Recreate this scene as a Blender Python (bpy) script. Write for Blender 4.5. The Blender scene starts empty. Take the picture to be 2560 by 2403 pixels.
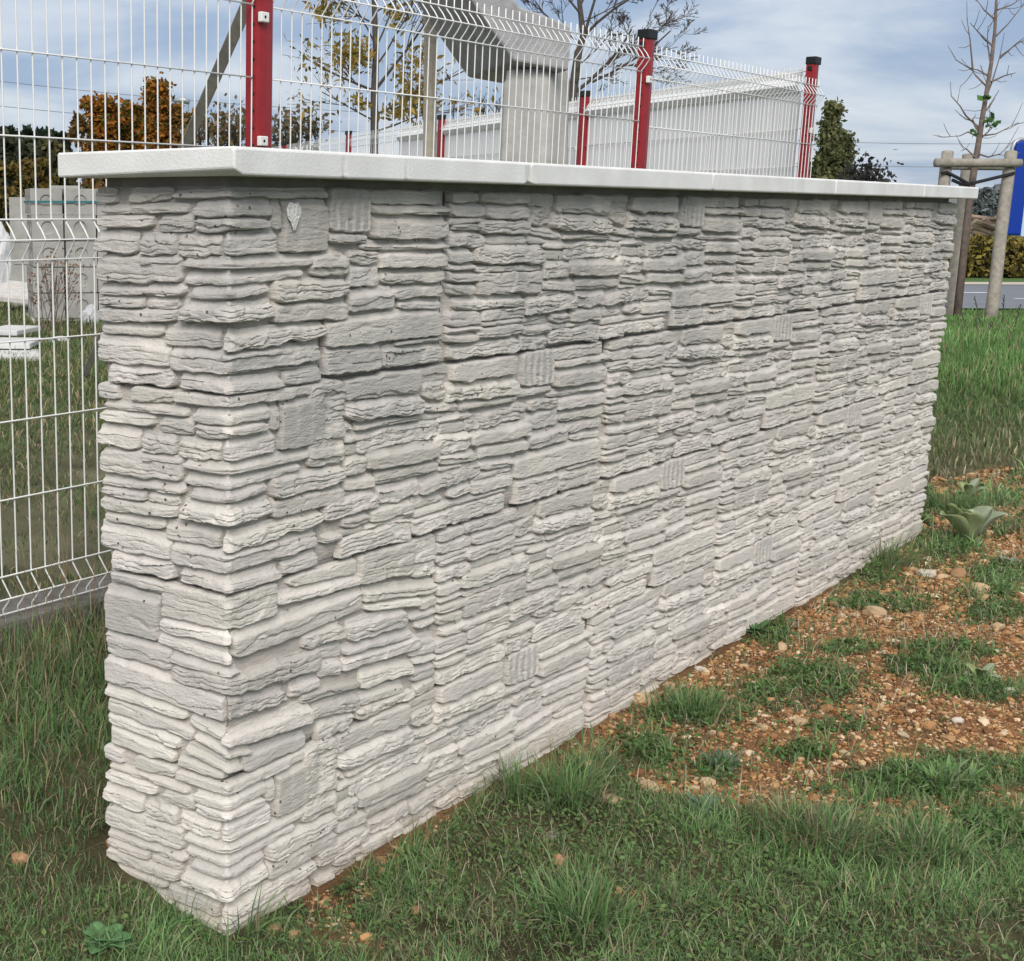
import bpy, bmesh, math, random
import numpy as np
from mathutils import Matrix, Vector
random.seed(7); RNG = np.random.default_rng(11)
SC = bpy.context.scene
COL = SC.collection

# ------------------------------------------------------------------ camera
CAM = np.array([-1.85934978, -1.56245182, 1.35126093])
YAW, PITCH, ROLL = math.radians(40.15784), math.radians(-12.76140), math.radians(0.238456)
FPX, PPX, PPY = 3576.374458, 574.378805, 1333.989754      # in pixels of a 2560 wide picture
_f = np.array([math.cos(PITCH)*math.cos(YAW), math.cos(PITCH)*math.sin(YAW), math.sin(PITCH)])
_r = np.array([math.sin(YAW), -math.cos(YAW), 0.0]); _u = np.cross(_r, _f)
RT = math.cos(ROLL)*_r+math.sin(ROLL)*_u
UP = -math.sin(ROLL)*_r+math.cos(ROLL)*_u
FW = _f
cam = bpy.data.cameras.new('camera'); camo = bpy.data.objects.new('camera', cam); COL.objects.link(camo)
camo.matrix_world = Matrix(((RT[0], UP[0], -FW[0], CAM[0]), (RT[1], UP[1], -FW[1], CAM[1]), (RT[2], UP[2], -FW[2], CAM[2]), (0, 0, 0, 1)))
cam.sensor_fit = 'HORIZONTAL'; cam.sensor_width = 36.0; cam.lens = FPX/2560*36
cam.shift_x = (1280-PPX)/2560; cam.shift_y = (PPY-1201.5)/2560
cam.clip_start = 0.05; cam.clip_end = 3000
SC.camera = camo

# ------------------------------------------------------------------ world, sun, exposure
SUN_DIR = np.array([-0.62, -0.46, 0.56]); SUN_DIR = SUN_DIR/np.linalg.norm(SUN_DIR)   # towards the sun
SUN_EL = math.asin(SUN_DIR[2]); SUN_AZ = math.atan2(SUN_DIR[0], SUN_DIR[1])
world = bpy.data.worlds.new('World'); SC.world = world; world.use_nodes = True
nt = world.node_tree; nt.nodes.clear()
def wn(t, **k):
    n = nt.nodes.new(t)
    for a, b in k.items(): setattr(n, a, b)
    return n
out = wn('ShaderNodeOutputWorld'); bg = wn('ShaderNodeBackground'); bg.inputs[1].default_value = 0.1
sky = wn('ShaderNodeTexSky', sky_type='NISHITA', sun_disc=False, sun_elevation=SUN_EL, sun_rotation=SUN_AZ, altitude=50, air_density=1.0, dust_density=0.6, ozone_density=2.0)
tc = wn('ShaderNodeTexCoord'); sep = wn('ShaderNodeSeparateXYZ'); nt.links.new(tc.outputs['Generated'], sep.inputs[0])
mx = wn('ShaderNodeMath', operation='MAXIMUM'); nt.links.new(sep.outputs[2], mx.inputs[0]); mx.inputs[1].default_value = 0.0
ad = wn('ShaderNodeMath', operation='ADD'); nt.links.new(mx.outputs[0], ad.inputs[0]); ad.inputs[1].default_value = 0.16
dv = wn('ShaderNodeVectorMath', operation='DIVIDE'); cmb = wn('ShaderNodeCombineXYZ')
for i in range(3): nt.links.new(ad.outputs[0], cmb.inputs[i])
nt.links.new(tc.outputs['Generated'], dv.inputs[0]); nt.links.new(cmb.outputs[0], dv.inputs[1])
mp = wn('ShaderNodeMapping'); mp.inputs['Scale'].default_value = (1.0, 1.0, 0.15); mp.inputs['Rotation'].default_value = (0, 0, 0.86); nt.links.new(dv.outputs[0], mp.inputs[0])
nz = wn('ShaderNodeTexNoise'); nz.inputs['Scale'].default_value = 1.15; nz.inputs['Detail'].default_value = 6; nz.inputs['Roughness'].default_value = 0.52; nz.inputs['Distortion'].default_value = 0.35
nt.links.new(mp.outputs[0], nz.inputs['Vector'])
rp = wn('ShaderNodeMapRange', interpolation_type='SMOOTHSTEP'); rp.inputs[1].default_value = 0.38; rp.inputs[2].default_value = 0.66; rp.inputs[3].default_value = 0.0; rp.inputs[4].default_value = 1.0
nt.links.new(nz.outputs[0], rp.inputs[0])
deck = wn('ShaderNodeMix', data_type='RGBA'); deck.inputs['A'].default_value = (2.1, 2.75, 3.95, 1); deck.inputs['B'].default_value = (4.6, 4.9, 5.4, 1)
nt.links.new(rp.outputs[0], deck.inputs['Factor'])
# an overcast deck is brighter and whiter overhead than at the horizon
zr = wn('ShaderNodeMapRange'); zr.inputs[1].default_value = 0.12; zr.inputs[2].default_value = 1.0; nt.links.new(mx.outputs[0], zr.inputs[0])
ov = wn('ShaderNodeMix', data_type='RGBA'); ov.inputs['B'].default_value = (8.0, 7.9, 7.7, 1)
nt.links.new(zr.outputs[0], ov.inputs['Factor']); nt.links.new(deck.outputs['Result'], ov.inputs['A'])
cl = wn('ShaderNodeMix', data_type='RGBA'); cl.inputs['Factor'].default_value = 0.90
nt.links.new(sky.outputs[0], cl.inputs['A']); nt.links.new(ov.outputs['Result'], cl.inputs['B'])
nt.links.new(cl.outputs['Result'], bg.inputs[0]); nt.links.new(bg.outputs[0], out.inputs[0])
sun = bpy.data.lights.new('sun', 'SUN'); sun.energy = 2.0; sun.angle = math.radians(28); sun.color = (1.0, 0.955, 0.90)
suno = bpy.data.objects.new('sun', sun); COL.objects.link(suno)
suno.rotation_euler = Vector((-SUN_DIR[0], -SUN_DIR[1], -SUN_DIR[2])).to_track_quat('-Z', 'Y').to_euler()
SC.view_settings.view_transform = 'Standard'; SC.view_settings.look = 'None'; SC.view_settings.gamma = 1.0
SC.view_settings.use_curve_mapping = False
SC.view_settings.exposure = 0.58

# ------------------------------------------------------------------ picture <-> place helpers (used to measure positions)
def ray(u, v): return FW+RT*(u-PPX)/FPX-UP*(v-PPY)/FPX
def gz(u, v, z=0.0): r = ray(u, v); return CAM+r*((z-CAM[2])/r[2])
def gy(u, v, y): r = ray(u, v); return CAM+r*((y-CAM[1])/r[1])
def gx(u, v, x): r = ray(u, v); return CAM+r*((x-CAM[0])/r[0])
def gd(u, v, d): return CAM+ray(u, v)*d
FH = np.array([math.cos(YAW), math.sin(YAW), 0.0]); RH = np.array([math.sin(YAW), -math.cos(YAW), 0.0])
K = 2560/1988.0

# ------------------------------------------------------------------ noise
def _h(ix, iy, seed):
    n = (ix.astype(np.int64)*374761393+iy.astype(np.int64)*668265263+seed*974711) & 0x7fffffff
    n = ((n ^ (n >> 13))*1274126177) & 0x7fffffff
    n = (n ^ (n >> 16)) & 0xffff
    return n/65535.0
def vnoise(x, y, seed=0):
    x, y = np.broadcast_arrays(np.asarray(x, float), np.asarray(y, float))
    ix = np.floor(x); iy = np.floor(y); fx = x-ix; fy = y-iy
    fx = fx*fx*(3-2*fx); fy = fy*fy*(3-2*fy)
    a = _h(ix, iy, seed); b = _h(ix+1, iy, seed); c = _h(ix, iy+1, seed); d = _h(ix+1, iy+1, seed)
    return (a*(1-fx)+b*fx)*(1-fy)+(c*(1-fx)+d*fx)*fy*1.0
def fbm(x, y, o=4, seed=0):
    s = 0; a = 0.5; t = 0
    for i in range(o):
        s = s+a*vnoise(x*2**i+i*17.3, y*2**i-i*9.1, seed+i*31); t += a; a *= 0.5
    return s/t*2-1
def lnoise(x, y, seed=0):
    x, y = np.broadcast_arrays(np.asarray(x, float), np.asarray(y, float))
    ix = np.floor(x); iy = np.floor(y); fx = x-ix; fy = y-iy
    a = _h(ix, iy, seed); b = _h(ix+1, iy, seed); c = _h(ix, iy+1, seed); d = _h(ix+1, iy+1, seed)
    return (a*(1-fx)+b*fx)*(1-fy)+(c*(1-fx)+d*fx)*fy
def lfbm(x, y, o=3, seed=0):
    s = 0; a = 0.5; t = 0
    for i in range(o):
        s = s+a*lnoise(x*2.1**i+i*17.3, y*2.1**i-i*9.1, seed+i*31); t += a; a *= 0.5
    return s/t*2-1
def sstep(a, b, x):
    t = np.clip((x-a)/(b-a), 0, 1); return t*t*(3-2*t)

# ------------------------------------------------------------------ mesh helpers
def mesh_np(name, V, quads=None, tris=None, mat=None, smooth=False, col=None):
    me = bpy.data.meshes.new(name)
    V = np.asarray(V, np.float32); nv = len(V)
    nq = 0 if quads is None else len(quads); ntr = 0 if tris is None else len(tris)
    me.vertices.add(nv); me.vertices.foreach_set('co', V.ravel())
    idx = []; st = []
    if nq: idx.append(np.asarray(quads, np.int32).ravel()); st.append(np.arange(nq)*4)
    if ntr: idx.append(np.asarray(tris, np.int32).ravel()); st.append(nq*4+np.arange(ntr)*3)
    idx = np.concatenate(idx); st = np.concatenate(st).astype(np.int32)
    me.loops.add(len(idx)); me.loops.foreach_set('vertex_index', idx)
    me.polygons.add(len(st)); me.polygons.foreach_set('loop_start', st)
    me.polygons.foreach_set('use_smooth', np.full(len(st), bool(smooth)))
    if col is not None:
        a = me.color_attributes.new('tint', 'FLOAT_COLOR', 'POINT')
        c = np.ones((nv, 4), np.float32); c[:, :3] = col; a.data.foreach_set('color', c.ravel())
    if mat: me.materials.append(mat)
    me.update(calc_edges=True); me.validate()
    return me
def link(name, me, parent=None, loc=None, rot=None):
    o = bpy.data.objects.new(name, me); COL.objects.link(o)
    if parent is not None: o.parent = parent
    if loc is not None: o.location = loc
    if rot is not None: o.rotation_euler = rot
    return o
def tag(o, label=None, cat=None, group=None, kind=None):
    if label: o['label'] = label
    if cat: o['category'] = cat
    if group: o['group'] = group
    if kind: o['kind'] = kind
    return o
def empty(name, loc=(0, 0, 0), rz=0.0):
    o = link(name, None, None, tuple(loc), (0, 0, rz)); o.empty_display_size = 0.1
    return o
class MB:
    def __init__(s): s.v = []; s.q = []; s.t = []; s.n = 0
    def add(s, V, q=(), t=()):
        V = [tuple(p) for p in V]
        s.v += V; s.q += [tuple(i+s.n for i in f) for f in q]; s.t += [tuple(i+s.n for i in f) for f in t]; s.n += len(V)
    def box(s, a, b, M=None, bev=0.0):
        x0, y0, z0 = a; x1, y1, z1 = b
        V = [Vector((x, y, z)) for z in (z0, z1) for y in (y0, y1) for x in (x0, x1)]
        if M is not None: V = [M @ p for p in V]
        s.add(V, [(0, 2, 3, 1), (4, 5, 7, 6), (0, 1, 5, 4), (2, 6, 7, 3), (0, 4, 6, 2), (1, 3, 7, 5)])
    def tube(s, P, R, n=6, caps=True):
        P = [Vector(p) for p in P]
        if not hasattr(R, '__len__'): R = [R]*len(P)
        rings = []; ref = None
        for i, p in enumerate(P):
            d = (P[min(i+1, len(P)-1)]-P[max(i-1, 0)])
            if d.length < 1e-9: d = Vector((0, 0, 1))
            d.normalize()
            if ref is None:
                ref = Vector((1, 0, 0)) if abs(d.x) < 0.8 else Vector((0, 1, 0))
            a = (ref-d*ref.dot(d))
            if a.length < 1e-6: a = d.orthogonal()
            a.normalize(); ref = a; b = d.cross(a)
            rings.append([p+(a*math.cos(2*math.pi*k/n)+b*math.sin(2*math.pi*k/n))*R[i] for k in range(n)])
        V = [q for r in rings for q in r]; Q = []
        for i in range(len(P)-1):
            for k in range(n):
                Q.append((i*n+k, i*n+(k+1) % n, (i+1)*n+(k+1) % n, (i+1)*n+k))
        T = []
        if caps:
            V.append(P[0]); V.append(P[-1]); c0 = len(V)-2; c1 = len(V)-1; e = (len(P)-1)*n
            for k in range(n):
                T.append((c0, (k+1) % n, k)); T.append((c1, e+k, e+(k+1) % n))
        s.add(V, Q, T)
    def mesh(s, name, mat, smooth=False):
        return mesh_np(name, s.v, s.q or None, s.t or None, mat, smooth)
    def build(s, name, mat, parent=None, smooth=False, bevel=0.0, seg=2):
        o = link(name, s.mesh(name, mat, smooth), parent)
        if bevel:
            m = o.modifiers.new('bevel', 'BEVEL'); m.width = bevel; m.segments = seg; m.limit_method = 'ANGLE'; m.angle_limit = 0.6
        return o

# ------------------------------------------------------------------ materials
def material(name, base=(0.5, 0.5, 0.5), rough=0.8, spec=0.3, metal=0.0, tint=False, vary=0.0, vscale=20.0, vcol=None,
             bump=0.0, bscale=60.0, bstretch=(1, 1, 1), bdetail=6, trans=0.0, obj=False):
    m = bpy.data.materials.new(name); m.use_nodes = True
    t = m.node_tree; N = t.nodes; L = t.links; b = N['Principled BSDF']
    b.inputs['Roughness'].default_value = rough; b.inputs['Metallic'].default_value = metal
    b.inputs['Specular IOR Level'].default_value = spec
    if obj:
        g = N.new('ShaderNodeTexCoord').outputs['Object']
    else:
        g = N.new('ShaderNodeNewGeometry').outputs['Position']
    c = None
    if tint:
        a = N.new('ShaderNodeAttribute'); a.attribute_name = 'tint'
        mm = N.new('ShaderNodeMix'); mm.data_type = 'RGBA'; mm.blend_type = 'MULTIPLY'; mm.inputs['Factor'].default_value = 1
        mm.inputs['A'].default_value = (*base, 1); L.new(a.outputs['Color'], mm.inputs['B']); c = mm.outputs['Result']
    if vary or vcol:
        n = N.new('ShaderNodeTexNoise'); n.inputs['Scale'].default_value = vscale; n.inputs['Detail'].default_value = 5; n.inputs['Roughness'].default_value = 0.6
        L.new(g, n.inputs['Vector'])
        r = N.new('ShaderNodeMapRange'); r.inputs[1].default_value = 0.3; r.inputs[2].default_value = 0.7; L.new(n.outputs[0], r.inputs[0])
        mm = N.new('ShaderNodeMix'); mm.data_type = 'RGBA'
        if vcol: mm.inputs['B'].default_value = (*vcol, 1)
        else: mm.inputs['B'].default_value = tuple(x*(1-vary) for x in base)+(1,)
        if c: L.new(c, mm.inputs['A'])
        else: mm.inputs['A'].default_value = (*base, 1)
        L.new(r.outputs[0], mm.inputs['Factor']); c = mm.outputs['Result']
    if c: L.new(c, b.inputs['Base Color'])
    else: b.inputs['Base Color'].default_value = (*base, 1)
    if bump:
        mp = N.new('ShaderNodeMapping'); mp.inputs['Scale'].default_value = bstretch; L.new(g, mp.inputs[0])
        n = N.new('ShaderNodeTexNoise'); n.inputs['Scale'].default_value = bscale; n.inputs['Detail'].default_value = bdetail; n.inputs['Roughness'].default_value = 0.65
        L.new(mp.outputs[0], n.inputs['Vector'])
        bp = N.new('ShaderNodeBump'); bp.inputs['Strength'].default_value = 1.0; bp.inputs['Distance'].default_value = bump
        L.new(n.outputs[0], bp.inputs['Height']); L.new(bp.outputs[0], b.inputs['Normal'])
    if trans:
        tr = N.new('ShaderNodeBsdfTranslucent'); ms = N.new('ShaderNodeMixShader'); ms.inputs[0].default_value = trans
        if c: L.new(c, tr.inputs[0])
        else: tr.inputs[0].default_value = (*base, 1)
        L.new(b.outputs[0], ms.inputs[1]); L.new(tr.outputs[0], ms.inputs[2]); L.new(ms.outputs[0], N['Material Output'].inputs[0])
    return m
def stone_material(name, base, pits=True, tintattr=True):
    m = material(name, base, rough=0.92, spec=0.15, tint=tintattr, bump=0)
    t = m.node_tree; N = t.nodes; L = t.links; b = N['Principled BSDF']
    g = N.new('ShaderNodeNewGeometry').outputs['Position']
    def noise(scale, stretch, detail=5, rough=0.6):
        mp = N.new('ShaderNodeMapping'); mp.inputs['Scale'].default_value = stretch; L.new(g, mp.inputs[0])
        n = N.new('ShaderNodeTexNoise'); n.inputs['Scale'].default_value = scale; n.inputs['Detail'].default_value = detail; n.inputs['Roughness'].default_value = rough
        L.new(mp.outputs[0], n.inputs['Vector']); return n.outputs[0]
    def mr(src, a, c, d=0.0, e=1.0):
        r = N.new('ShaderNodeMapRange'); r.inputs[1].default_value = a; r.inputs[2].default_value = c; r.inputs[3].default_value = d; r.inputs[4].default_value = e
        L.new(src, r.inputs[0]); return r.outputs[0]
    def mixc(a, f, colr, mode='MIX'):
        mm = N.new('ShaderNodeMix'); mm.data_type = 'RGBA'; mm.blend_type = mode
        L.new(f, mm.inputs['Factor']); mm.inputs['B'].default_value = (*colr, 1)
        if isinstance(a, tuple): mm.inputs['A'].default_value = (*a, 1)
        else: L.new(a, mm.inputs['A'])
        return mm.outputs['Result']
    c = b.inputs['Base Color'].links[0].from_socket if b.inputs['Base Color'].links else tuple(base)
    # grime streaks and damp blotches with their own shapes, fine speckle
    c = mixc(c, mr(noise(5.0, (1, 1, 1.6), 6, 0.65), 0.47, 0.70, 0, 0.50), (0.40, 0.39, 0.375))
    c = mixc(c, mr(noise(2.1, (1, 1, 0.8), 4), 0.48, 0.72, 0, 0.20), (0.62, 0.555, 0.48))
    # rain streaks and grime below the coping, soil splashed at the foot (both broken up by noise)
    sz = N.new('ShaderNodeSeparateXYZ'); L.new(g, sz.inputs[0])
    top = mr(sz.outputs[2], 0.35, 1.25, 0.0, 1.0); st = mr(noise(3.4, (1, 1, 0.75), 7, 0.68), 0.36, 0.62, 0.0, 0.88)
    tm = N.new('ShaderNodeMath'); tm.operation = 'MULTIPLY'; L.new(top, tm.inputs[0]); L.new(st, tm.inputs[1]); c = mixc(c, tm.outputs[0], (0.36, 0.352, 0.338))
    low = mr(sz.outputs[2], 0.14, -0.02, 0.0, 1.0); sp = mr(noise(34, (1, 1, 1), 5), 0.38, 0.66, 0.0, 0.55)
    lm = N.new('ShaderNodeMath'); lm.operation = 'MULTIPLY'; L.new(low, lm.inputs[0]); L.new(sp, lm.inputs[1]); c = mixc(c, lm.outputs[0], (0.46, 0.36, 0.25))
    c = mixc(c, mr(noise(160, (1, 1, 1), 3), 0.56, 0.75, 0, 0.28), (0.36, 0.355, 0.34))
    v = N.new('ShaderNodeTexVoronoi'); v.inputs['Scale'].default_value = 46; v.inputs['Randomness'].default_value = 1; L.new(g, v.inputs['Vector'])
    gate = mr(noise(11, (1, 1, 1), 2), 0.57, 0.62, 0.0, 1.0)
    pit = mr(v.outputs['Distance'], 0.10, 0.16, 1.0, 0.0)
    pm = N.new('ShaderNodeMath'); pm.operation = 'MULTIPLY'; L.new(pit, pm.inputs[0]); L.new(gate, pm.inputs[1])
    if pits: c = mixc(c, pm.outputs[0], (0.16, 0.14, 0.12))
    L.new(c, b.inputs['Base Color'])
    n1 = noise(26, (1, 1, 5.0), 7, 0.62); n2 = noise(190, (1, 1, 1.6), 4, 0.6)
    a1 = N.new('ShaderNodeMath'); a1.operation = 'MULTIPLY_ADD'; L.new(n2, a1.inputs[0]); a1.inputs[1].default_value = 0.55; L.new(n1, a1.inputs[2])
    a2 = N.new('ShaderNodeMath'); a2.operation = 'MULTIPLY_ADD'; L.new(pm.outputs[0], a2.inputs[0]); a2.inputs[1].default_value = -0.9 if pits else 0; L.new(a1.outputs[0], a2.inputs[2])
    bp = N.new('ShaderNodeBump'); bp.inputs['Strength'].default_value = 1; bp.inputs['Distance'].default_value = 0.0050
    L.new(a2.outputs[0], bp.inputs['Height']); L.new(bp.outputs[0], b.inputs['Normal'])
    return m
M = {}
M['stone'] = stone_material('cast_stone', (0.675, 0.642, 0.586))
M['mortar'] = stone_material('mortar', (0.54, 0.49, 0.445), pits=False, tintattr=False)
M['core'] = material('core_concrete', (0.33, 0.31, 0.29), 0.95, bump=0.004, bscale=40, vary=0.3)
M['coping'] = material('coping_concrete', (0.80, 0.80, 0.795), 0.8, 0.25, vcol=(0.64, 0.635, 0.62), vscale=7, bump=0.0012, bscale=170)
M['joint'] = material('joint_mortar', (0.26, 0.24, 0.20), 0.95, bump=0.003, bscale=120)
M['wire'] = material('white_coated_wire', (0.74, 0.74, 0.72), 0.45, 0.4)
M['red'] = material('red_coated_steel', (0.30, 0.016, 0.022), 0.42, 0.4, vary=0.25, vscale=30, bump=0.0004, bscale=90)
M['blackplastic'] = material('black_plastic', (0.012, 0.012, 0.014), 0.5)
M['hole'] = material('dark_hole', (0.006, 0.006, 0.006), 0.9)
M['clip'] = material('white_clip', (0.72, 0.72, 0.69), 0.5)
M['sheet'] = material('white_screen_sheet', (0.84, 0.85, 0.86), 0.6, vary=0.06, vscale=3)
M['concrete'] = material('weathered_concrete', (0.43, 0.42, 0.395), 0.92, vcol=(0.30, 0.295, 0.275), vscale=7, bump=0.006, bscale=28)
M['stairconcrete'] = material('stair_concrete', (0.42, 0.42, 0.42), 0.9, vcol=(0.25, 0.25, 0.26), vscale=5, bump=0.006, bscale=30)
M['pole'] = material('pole_concrete', (0.42, 0.38, 0.30), 0.95, vcol=(0.30, 0.27, 0.21), vscale=25, bump=0.006, bscale=80)
M['block'] = material('block_concrete', (0.38, 0.375, 0.345), 0.95, vcol=(0.27, 0.265, 0.245), vscale=6, bump=0.004, bscale=60)
M['curb'] = material('curb_concrete', (0.085, 0.075, 0.065), 0.95, vcol=(0.19, 0.18, 0.165), vscale=16, bump=0.008, bscale=50)
M['strap'] = material('teal_strap', (0.02, 0.14, 0.16), 0.5)
M['blackstrap'] = material('black_strap', (0.012, 0.012, 0.016), 0.7)
M['wood'] = material('grey_wood', (0.36, 0.33, 0.28), 0.9, vcol=(0.22, 0.20, 0.17), vscale=20, bump=0.004, bscale=60, bstretch=(1, 1, 0.15))
M['plank'] = material('plank_wood', (0.62, 0.60, 0.56), 0.85, vcol=(0.42, 0.40, 0.37), vscale=18, bump=0.003, bscale=50)
M['log'] = material('cut_wood', (0.50, 0.37, 0.27), 0.9, vary=0.5, vscale=4)
M['plastic'] = material('white_plastic', (0.58, 0.58, 0.60), 0.5, vary=0.2, vscale=8, bump=0.02, bscale=9)
M['bark'] = material('dark_bark', (0.085, 0.072, 0.062), 0.95, vary=0.4, vscale=15)
M['bark2'] = material('brown_bark', (0.20, 0.155, 0.13), 0.9, vcol=(0.11, 0.085, 0.075), vscale=20, bump=0.003, bscale=60)
M['leaf'] = material('leaf', (1, 1, 1), 0.75, 0.2, tint=True, trans=0.25)
M['grass'] = material('grass', (1, 1, 1), 0.65, 0.25, tint=True, trans=0.3)
M['mullein'] = material('felted_leaf', (1, 1, 1), 0.9, 0.1, tint=True, bump=0.002, bscale=90, trans=0.2)
M['gravel'] = material('gravel', (1, 1, 1), 0.95, 0.15, tint=True, bump=0.003, bscale=120)
M['ground'] = material('ground', (1, 1, 1), 0.98, 0.1, tint=True, bump=0.02, bscale=110)
M['asphalt'] = material('asphalt', (0.17, 0.185, 0.21), 0.9, vary=0.15, vscale=2, bump=0.004, bscale=70)
M['paint'] = material('road_paint', (0.75, 0.75, 0.74), 0.8, vary=0.2, vscale=6)
M['kerb'] = material('verge_edge', (0.50, 0.45, 0.38), 0.95, vary=0.2, vscale=3)
M['blue'] = material('blue_sign', (0.0, 0.03, 0.28), 0.4, 0.5)
M['signpanel'] = material('pale_blue_panel', (0.42, 0.55, 0.72), 0.4, 0.5)
M['steel'] = material('galvanised_steel', (0.36, 0.38, 0.41), 0.45, 0.5, metal=0.6)
M['hill'] = material('hazed_hill_scrub', (0.21, 0.22, 0.22), 1.0, 0.05, vcol=(0.11, 0.13, 0.13), vscale=0.09, bump=0.3, bscale=0.6)  # distance haze painted in: scrub colour lightened to pale grey
M['soilhole'] = material('soil', (0.10, 0.055, 0.03), 1.0, vary=0.5, vscale=30, bump=0.01, bscale=60)
M['cable'] = material('cable', (0.16, 0.17, 0.19), 0.8)

# ------------------------------------------------------------------ ground
def poly_mask(x, y, P):
    x = np.asarray(x); y = np.asarray(y); ins = np.zeros(x.shape, bool); j = len(P)-1
    for i in range(len(P)):
        xi, yi = P[i]; xj, yj = P[j]
        c = ((yi > y) != (yj > y)) & (x < (xj-xi)*(y-yi)/(yj-yi+1e-12)+xi)
        ins ^= c; j = i
    return ins
def px_poly(pts, z=0.02): return [tuple(gz(u*K, v*K, z)[:2]) for u, v in pts]
SOIL = px_poly([(1165, 1395), (1270, 1318), (1460, 1215), (1640, 1120), (1760, 1070), (1988, 1030), (2160, 1030), (2160, 1420), (1988, 1445), (1850, 1432), (1720, 1465), (1660, 1530), (1500, 1568), (1380, 1548), (1240, 1520), (1205, 1450), (1250, 1400)])
SOIL2 = px_poly([(1800, 1000), (1810, 930), (1900, 915), (2150, 905), (2150, 1040), (1900, 1050)])
SOIL3 = px_poly([(1640, 1560), (1720, 1500), (1900, 1500), (2080, 1480), (2080, 1590), (1850, 1585), (1700, 1590)])
def ellipses(L, z=0.02):
    out = []
    for u, v, ru, rv in L:
        c = gz(u*K, v*K, z)[:2]; a = gz((u+ru)*K, v*K, z)[:2]-c; b = gz(u*K, (v-rv)*K, z)[:2]-c
        out.append((c, np.linalg.inv(np.stack([a, b], 1))))
    return out
WEEDS = ellipses([(1560, 1310, 95, 42), (1340, 1362, 95, 30), (1495, 1208, 46, 28), (1690, 1085, 70, 42), (1830, 1250, 85, 18), (1400, 1468, 48, 20), (1730, 1495, 110, 22),
                  (1250, 1440, 70, 40), (1370, 1570, 60, 26), (1900, 1590, 110, 30), (1715, 1155, 80, 16), (1790, 1280, 90, 16), (1930, 1165, 60, 34), (1560, 1440, 50, 14), (1660, 1250, 60, 14),
                  (1840, 1050, 70, 30), (1950, 1100, 60, 26), (1480, 1335, 40, 16), (1900, 1320, 90, 20), (1620, 1395, 60, 12), (1850, 980, 60, 18), (1930, 960, 70, 14)])
def in_ell(x, y, E):
    m = np.zeros(np.shape(x))
    for c, A in E:
        p = A[0, 0]*(x-c[0])+A[0, 1]*(y-c[1]); q = A[1, 0]*(x-c[0])+A[1, 1]*(y-c[1])
        m = np.maximum(m, np.clip(1.25-np.sqrt(p*p+q*q)+0.75*fbm(np.asarray(x)*11, np.asarray(y)*11, 3, 17), 0, 1))
    return m
def soil_mask(x, y):
    x = np.asarray(x, float); y = np.asarray(y, float)
    jx = 0.07*fbm(x*7, y*7, 3, 5); jy = 0.07*fbm(x*7, y*7, 3, 6)
    m = poly_mask(x+jx, y+jy, SOIL)*1.0
    m = np.maximum(m, poly_mask(x+jx, y+jy, SOIL2)*(0.35+0.6*(fbm(x*3, y*3, 3, 9) > 0)))
    m = np.maximum(m, poly_mask(x+jx, y+jy, SOIL3)*0.6)
    strip = (y > 0.008-0.075*sstep(1.0, 1.7, x)+0.07*fbm(x*7, y*3, 3, 12)) & (y < 0.2) & (x > 0.25) & (x < 4.9)
    m = np.maximum(m, strip*0.9)
    m = m*(1-np.clip(in_ell(x, y, WEEDS)*1.3, 0, 0.80))
    # bare crumbs scattered in the lawn
    m = np.maximum(m, 0.55*((fbm(x*4.5, y*4.5, 3, 21) > 0.47) & (y < 0.0)))
    return m
def ground_z(x, y):
    x = np.asarray(x, float); y = np.asarray(y, float)
    D = (x-CAM[0])*FH[0]+(y-CAM[1])*FH[1]
    front = 0.36*sstep(6.0, 13.5, D)-0.12*sstep(13.8, 16.2, D)
    side = 0.27*sstep(0.02, 1.15, y)*(1-sstep(1.0, 5.0, x))
    yard = 0.30*sstep(1.235, 1.30, y)*(1-sstep(0.3, 2.2, x-6.3-0.74*(y-1.2)))
    base = np.maximum(np.maximum(front, side), yard)
    near = np.exp(-np.maximum(D-3, 0)/6)
    n = 0.022*fbm(x*2.6, y*2.6, 3, 3)*near+0.008*fbm(x*14, y*14, 3, 4)*near
    return base+n*(1-0.6*np.exp(-np.abs(y)/0.1))+0.012*soil_mask(x, y)*0-0.012
def axis(segs):
    a = []
    for lo, hi, st in segs: a += list(np.arange(lo, hi, st))
    return np.array(sorted(set(np.round(a, 4))))
gxs = axis([(-400, -20, 40), (-20, -1.5, 1.5), (-1.5, 6.6, 0.035), (6.6, 18, 0.25), (18, 60, 2), (60, 900, 40)])
gys = axis([(-900, -60, 40), (-60, -8, 2), (-8, -2.2, 0.3), (-2.2, 1.2, 0.035), (1.2, 1.34, 0.02), (1.34, 5, 0.08), (5, 20, 0.4), (20, 60, 2), (60, 900, 40)])
GX, GY = np.meshgrid(gxs, gys, indexing='ij'); GZ = ground_z(GX, GY)
nx, ny = GX.shape
ii = np.arange(nx*ny).reshape(nx, ny)
gq = np.stack([ii[:-1, :-1], ii[1:, :-1], ii[1:, 1:], ii[:-1, 1:]], -1).reshape(-1, 4)
sm = soil_mask(GX, GY); nA = fbm(GX*5, GY*5, 4, 41)[..., None]; nB = fbm(GX*0.7, GY*0.7, 3, 42)[..., None]
DD = (GX-CAM[0])*FH[0]+(GY-CAM[1])*FH[1]
csoil = np.array([0.30, 0.165, 0.082])*(1+0.45*nA-0.25*np.clip(nB*2, 0, 1))*(1-0.35*(fbm(GX*1.7, GY*1.7, 3, 43)[..., None] > 0.25))
cturf = np.array([0.115, 0.105, 0.055])*(1+0.6*nA+0.5*fbm(GX*17, GY*17, 2, 44)[..., None])
cfar = np.array([0.10, 0.17, 0.06])*(1+0.25*nB)
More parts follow.
